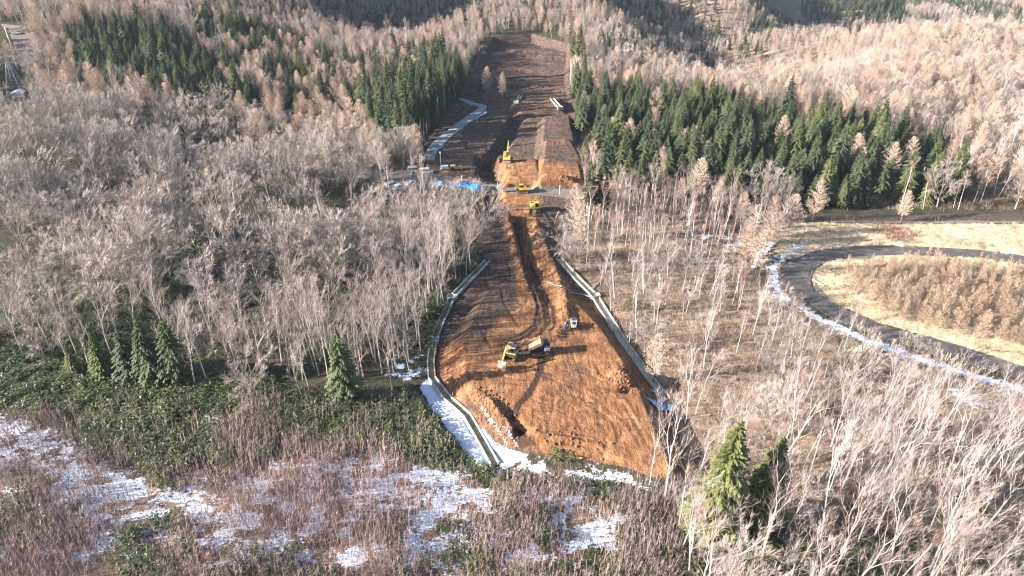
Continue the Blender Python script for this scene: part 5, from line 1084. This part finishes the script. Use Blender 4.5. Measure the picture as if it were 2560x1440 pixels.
BP = [(1884, 670), (1888, 662), (1893, 655), (1896, 647), (1899, 640), (1906, 632), (1912, 634), (1921, 626), (1926, 618), (1930, 613), (1918, 615)]
for i, (u, v) in enumerate(BP):
    p = at(u, v); r = bpy.data.objects.new('boulder', None); COL.objects.link(r); r.location = (p.x, p.y, p.z + .2); s_ = rnd.uniform(.55, .95); r.scale = (s_, s_, s_); r.rotation_euler = (0, 0, rnd.uniform(0, 6))
    order = ['nearest', 'second nearest', 'third nearest', 'fourth nearest', 'fifth nearest', 'sixth nearest', 'fifth farthest', 'fourth farthest', 'third farthest', 'farthest', 'second farthest'][i]
    tagp(r, 'snow capped boulder in the row by the road bend, ' + order + ' to the camera', 'boulder', 'snow capped boulders by the road bend') if 'farthest' not in order else tagp(r, 'snow capped boulder in the row by the road bend, ' + order + ' from the camera', 'boulder', 'snow capped boulders by the road bend')
    a, b = RM[i % 3]; x = bpy.data.objects.new('rock', a); y = bpy.data.objects.new('snow_cap', b)
    for o in (x, y): COL.objects.link(o); o.parent = r
# lattice pylon and hut at upper left
r = root('lattice_pylon', 44, 228, 8, 'small steel lattice pylon standing in the wood at upper left', 'pylon'); H_ = 15.0; wb, wt = 3.0, .5
def cnr(k, t): s_ = wb + (wt - wb) * min(1, t * 1.25); return (s_ * (1 if k in (0, 3) else -1), s_ * (1 if k < 2 else -1), H_ * t)
for k in range(4): MB().bar(cnr(k, 0), cnr(k, .8), .22, .22).bar(cnr(k, .8), cnr(k, 1), .2, .2).build('leg', GREY, r)
b = MB()
for i in range(7):
    for k in range(4): t0, t1 = i / 7, (i + 1) / 7; b.bar(cnr(k, t0), cnr((k + 1) % 4, t1), .1, .1).bar(cnr((k + 1) % 4, t0), cnr(k, t1), .1, .1)
b.build('bracing', GREY, r); b = MB()
for z in (H_ * .8, H_ * .97): b.bar((-3.2, 0, z), (3.2, 0, z), .18, .18)
ar = b.build('cross_arm', GREY, r)
for x in (-3.1, 3.1):
    for z in (H_ * .8, H_ * .97): MB().cyl((x, 0, z - .5), .12, .9, n=8).build('insulator', WHT, ar)
r = root('equipment_hut', 50, 246, 10, 'white roofed hut below the lattice pylon', 'hut')
MB().box((0, 0, 1.3), (4.4, 3.4, 2.6)).build('wall', GREY, r); MB().prism([(-2.5, 2.6), (0, 3.5), (2.5, 2.6)], -2.0, 2.0).build('roof', SNOWM, r); MB().box((-.6, -1.72, 1.05), (.9, .06, 2.0)).build('door', DKB, r)
# guard rail along the yard, pipe across the soil, fallen logs
def rail(name, pts, label, cat, rad=.12, lift=.3, mat=None, parent=None):
    W = [at(u, v) for u, v in pts]; t = Tubes(); P = []
    for a, b in zip(W[:-1], W[1:]):
        for k in range(8): q = a.lerp(b, k / 8); P.append((q.x, q.y, float(gz(q.x, q.y)[0]) + lift))
    q = W[-1]; P.append((q.x, q.y, q.z + lift))
    for a, b in zip(P[:-1], P[1:]): t.seg(a, b, rad, rad, 6)
    o = bpy.data.objects.new(name, t.mesh(name, mat or GREY)); COL.objects.link(o); return tagp(o, label, cat) if label else o
rail('guard_rail', [(12, 72), (26, 110), (36, 150), (46, 178)], 'pale guard rail along the left edge of the gravel yard', 'rail', .16, .9, WHT)
rail('drain_pipe', [(1368, 706), (1405, 718), (1445, 735), (1480, 746)], 'grey pipe crossing the soil to the concrete box of the right drain', 'pipe', .13, .12)
LOGM = BARKW
LOGS = [(1640, 880, 1700, 890, 'fallen pale log on the leaf litter just right of the drain'), (1760, 960, 1800, 990, 'fallen pale log among trees in the middle of the litter slope'), (1500, 705, 1480, 725, 'short fallen log beside the upper right drain'), (2030, 700, 2060, 716, 'fallen log at the tip of the road bend'), (1705, 870, 1690, 925, 'fallen trunk lying straight down the litter slope')]
for a, b, c, d_, lb in LOGS[2:4]: rail('fallen_log', [(a, b), (c, d_)], lb, 'log', .16, .2, LOGM)
# clods of the spoil heaps: lumps of earth along the banks
CL = []
for pts, hw, amp, a, b in STROKES:
    if amp > 0.6 and hw < 2:
        q = poly0(pts)
        for _ in range(60 if amp == 0.7 else 260): 
            i = rnd.randrange(len(q) - 1); t_ = rnd.random(); x = q[i][0] * (1 - t_) + q[i + 1][0] * t_ + rnd.gauss(0, 1.3); y = q[i][1] * (1 - t_) + q[i + 1][1] * t_ + rnd.gauss(0, 1.3)
            CL.append((x, y, float(gz(x, y)[0]), rnd.uniform(.06, .3) ** 1.0, rnd.uniform(0, 6.28), (rnd.gauss(0, .4), 0), rnd.randrange(3)))
SOILM = simple('soil_clods', (0.22, 0.115, 0.06), .95, .5, 3)
cm = []
for s in (4, 5, 6):
    m_, m2_ = rock_mesh(s); m_.materials.clear(); m_.materials.append(SOILM); cm.append(m_)
gn_scatter('soil_clods', cm, CL, 'clods of brown earth strewn along the spoil banks', 'earth')

# ------------------------------------------------------------------ the air
bm = bmesh.new(); bmesh.ops.create_cube(bm, size=1.0); hz = bpy.data.meshes.new('haze'); bm.to_mesh(hz); bm.free()
HZ = bpy.data.objects.new('haze', hz); COL.objects.link(HZ); zl = float(gz_.min()) - 1.0; zt = max(float(gz_.max()) + 25, 100.0)
HZ.location = (0, 860, (zl + zt) / 2); HZ.scale = (2620, 1720, zt - zl); HZ['kind'] = 'stuff'; HZ['label'] = 'thin pale haze lying over the wooded hills'
m = bpy.data.materials.new('haze'); m.use_nodes = True; t = m.node_tree; t.nodes.clear(); o = t.nodes.new('ShaderNodeOutputMaterial'); v = t.nodes.new('ShaderNodeVolumePrincipled')
v.inputs['Color'].default_value = (0.66, 0.80, 1.0, 1); v.inputs['Density'].default_value = 0.00005; v.inputs['Anisotropy'].default_value = 0.0
t.links.new(v.outputs[0], o.inputs['Volume']); hz.materials.append(m)
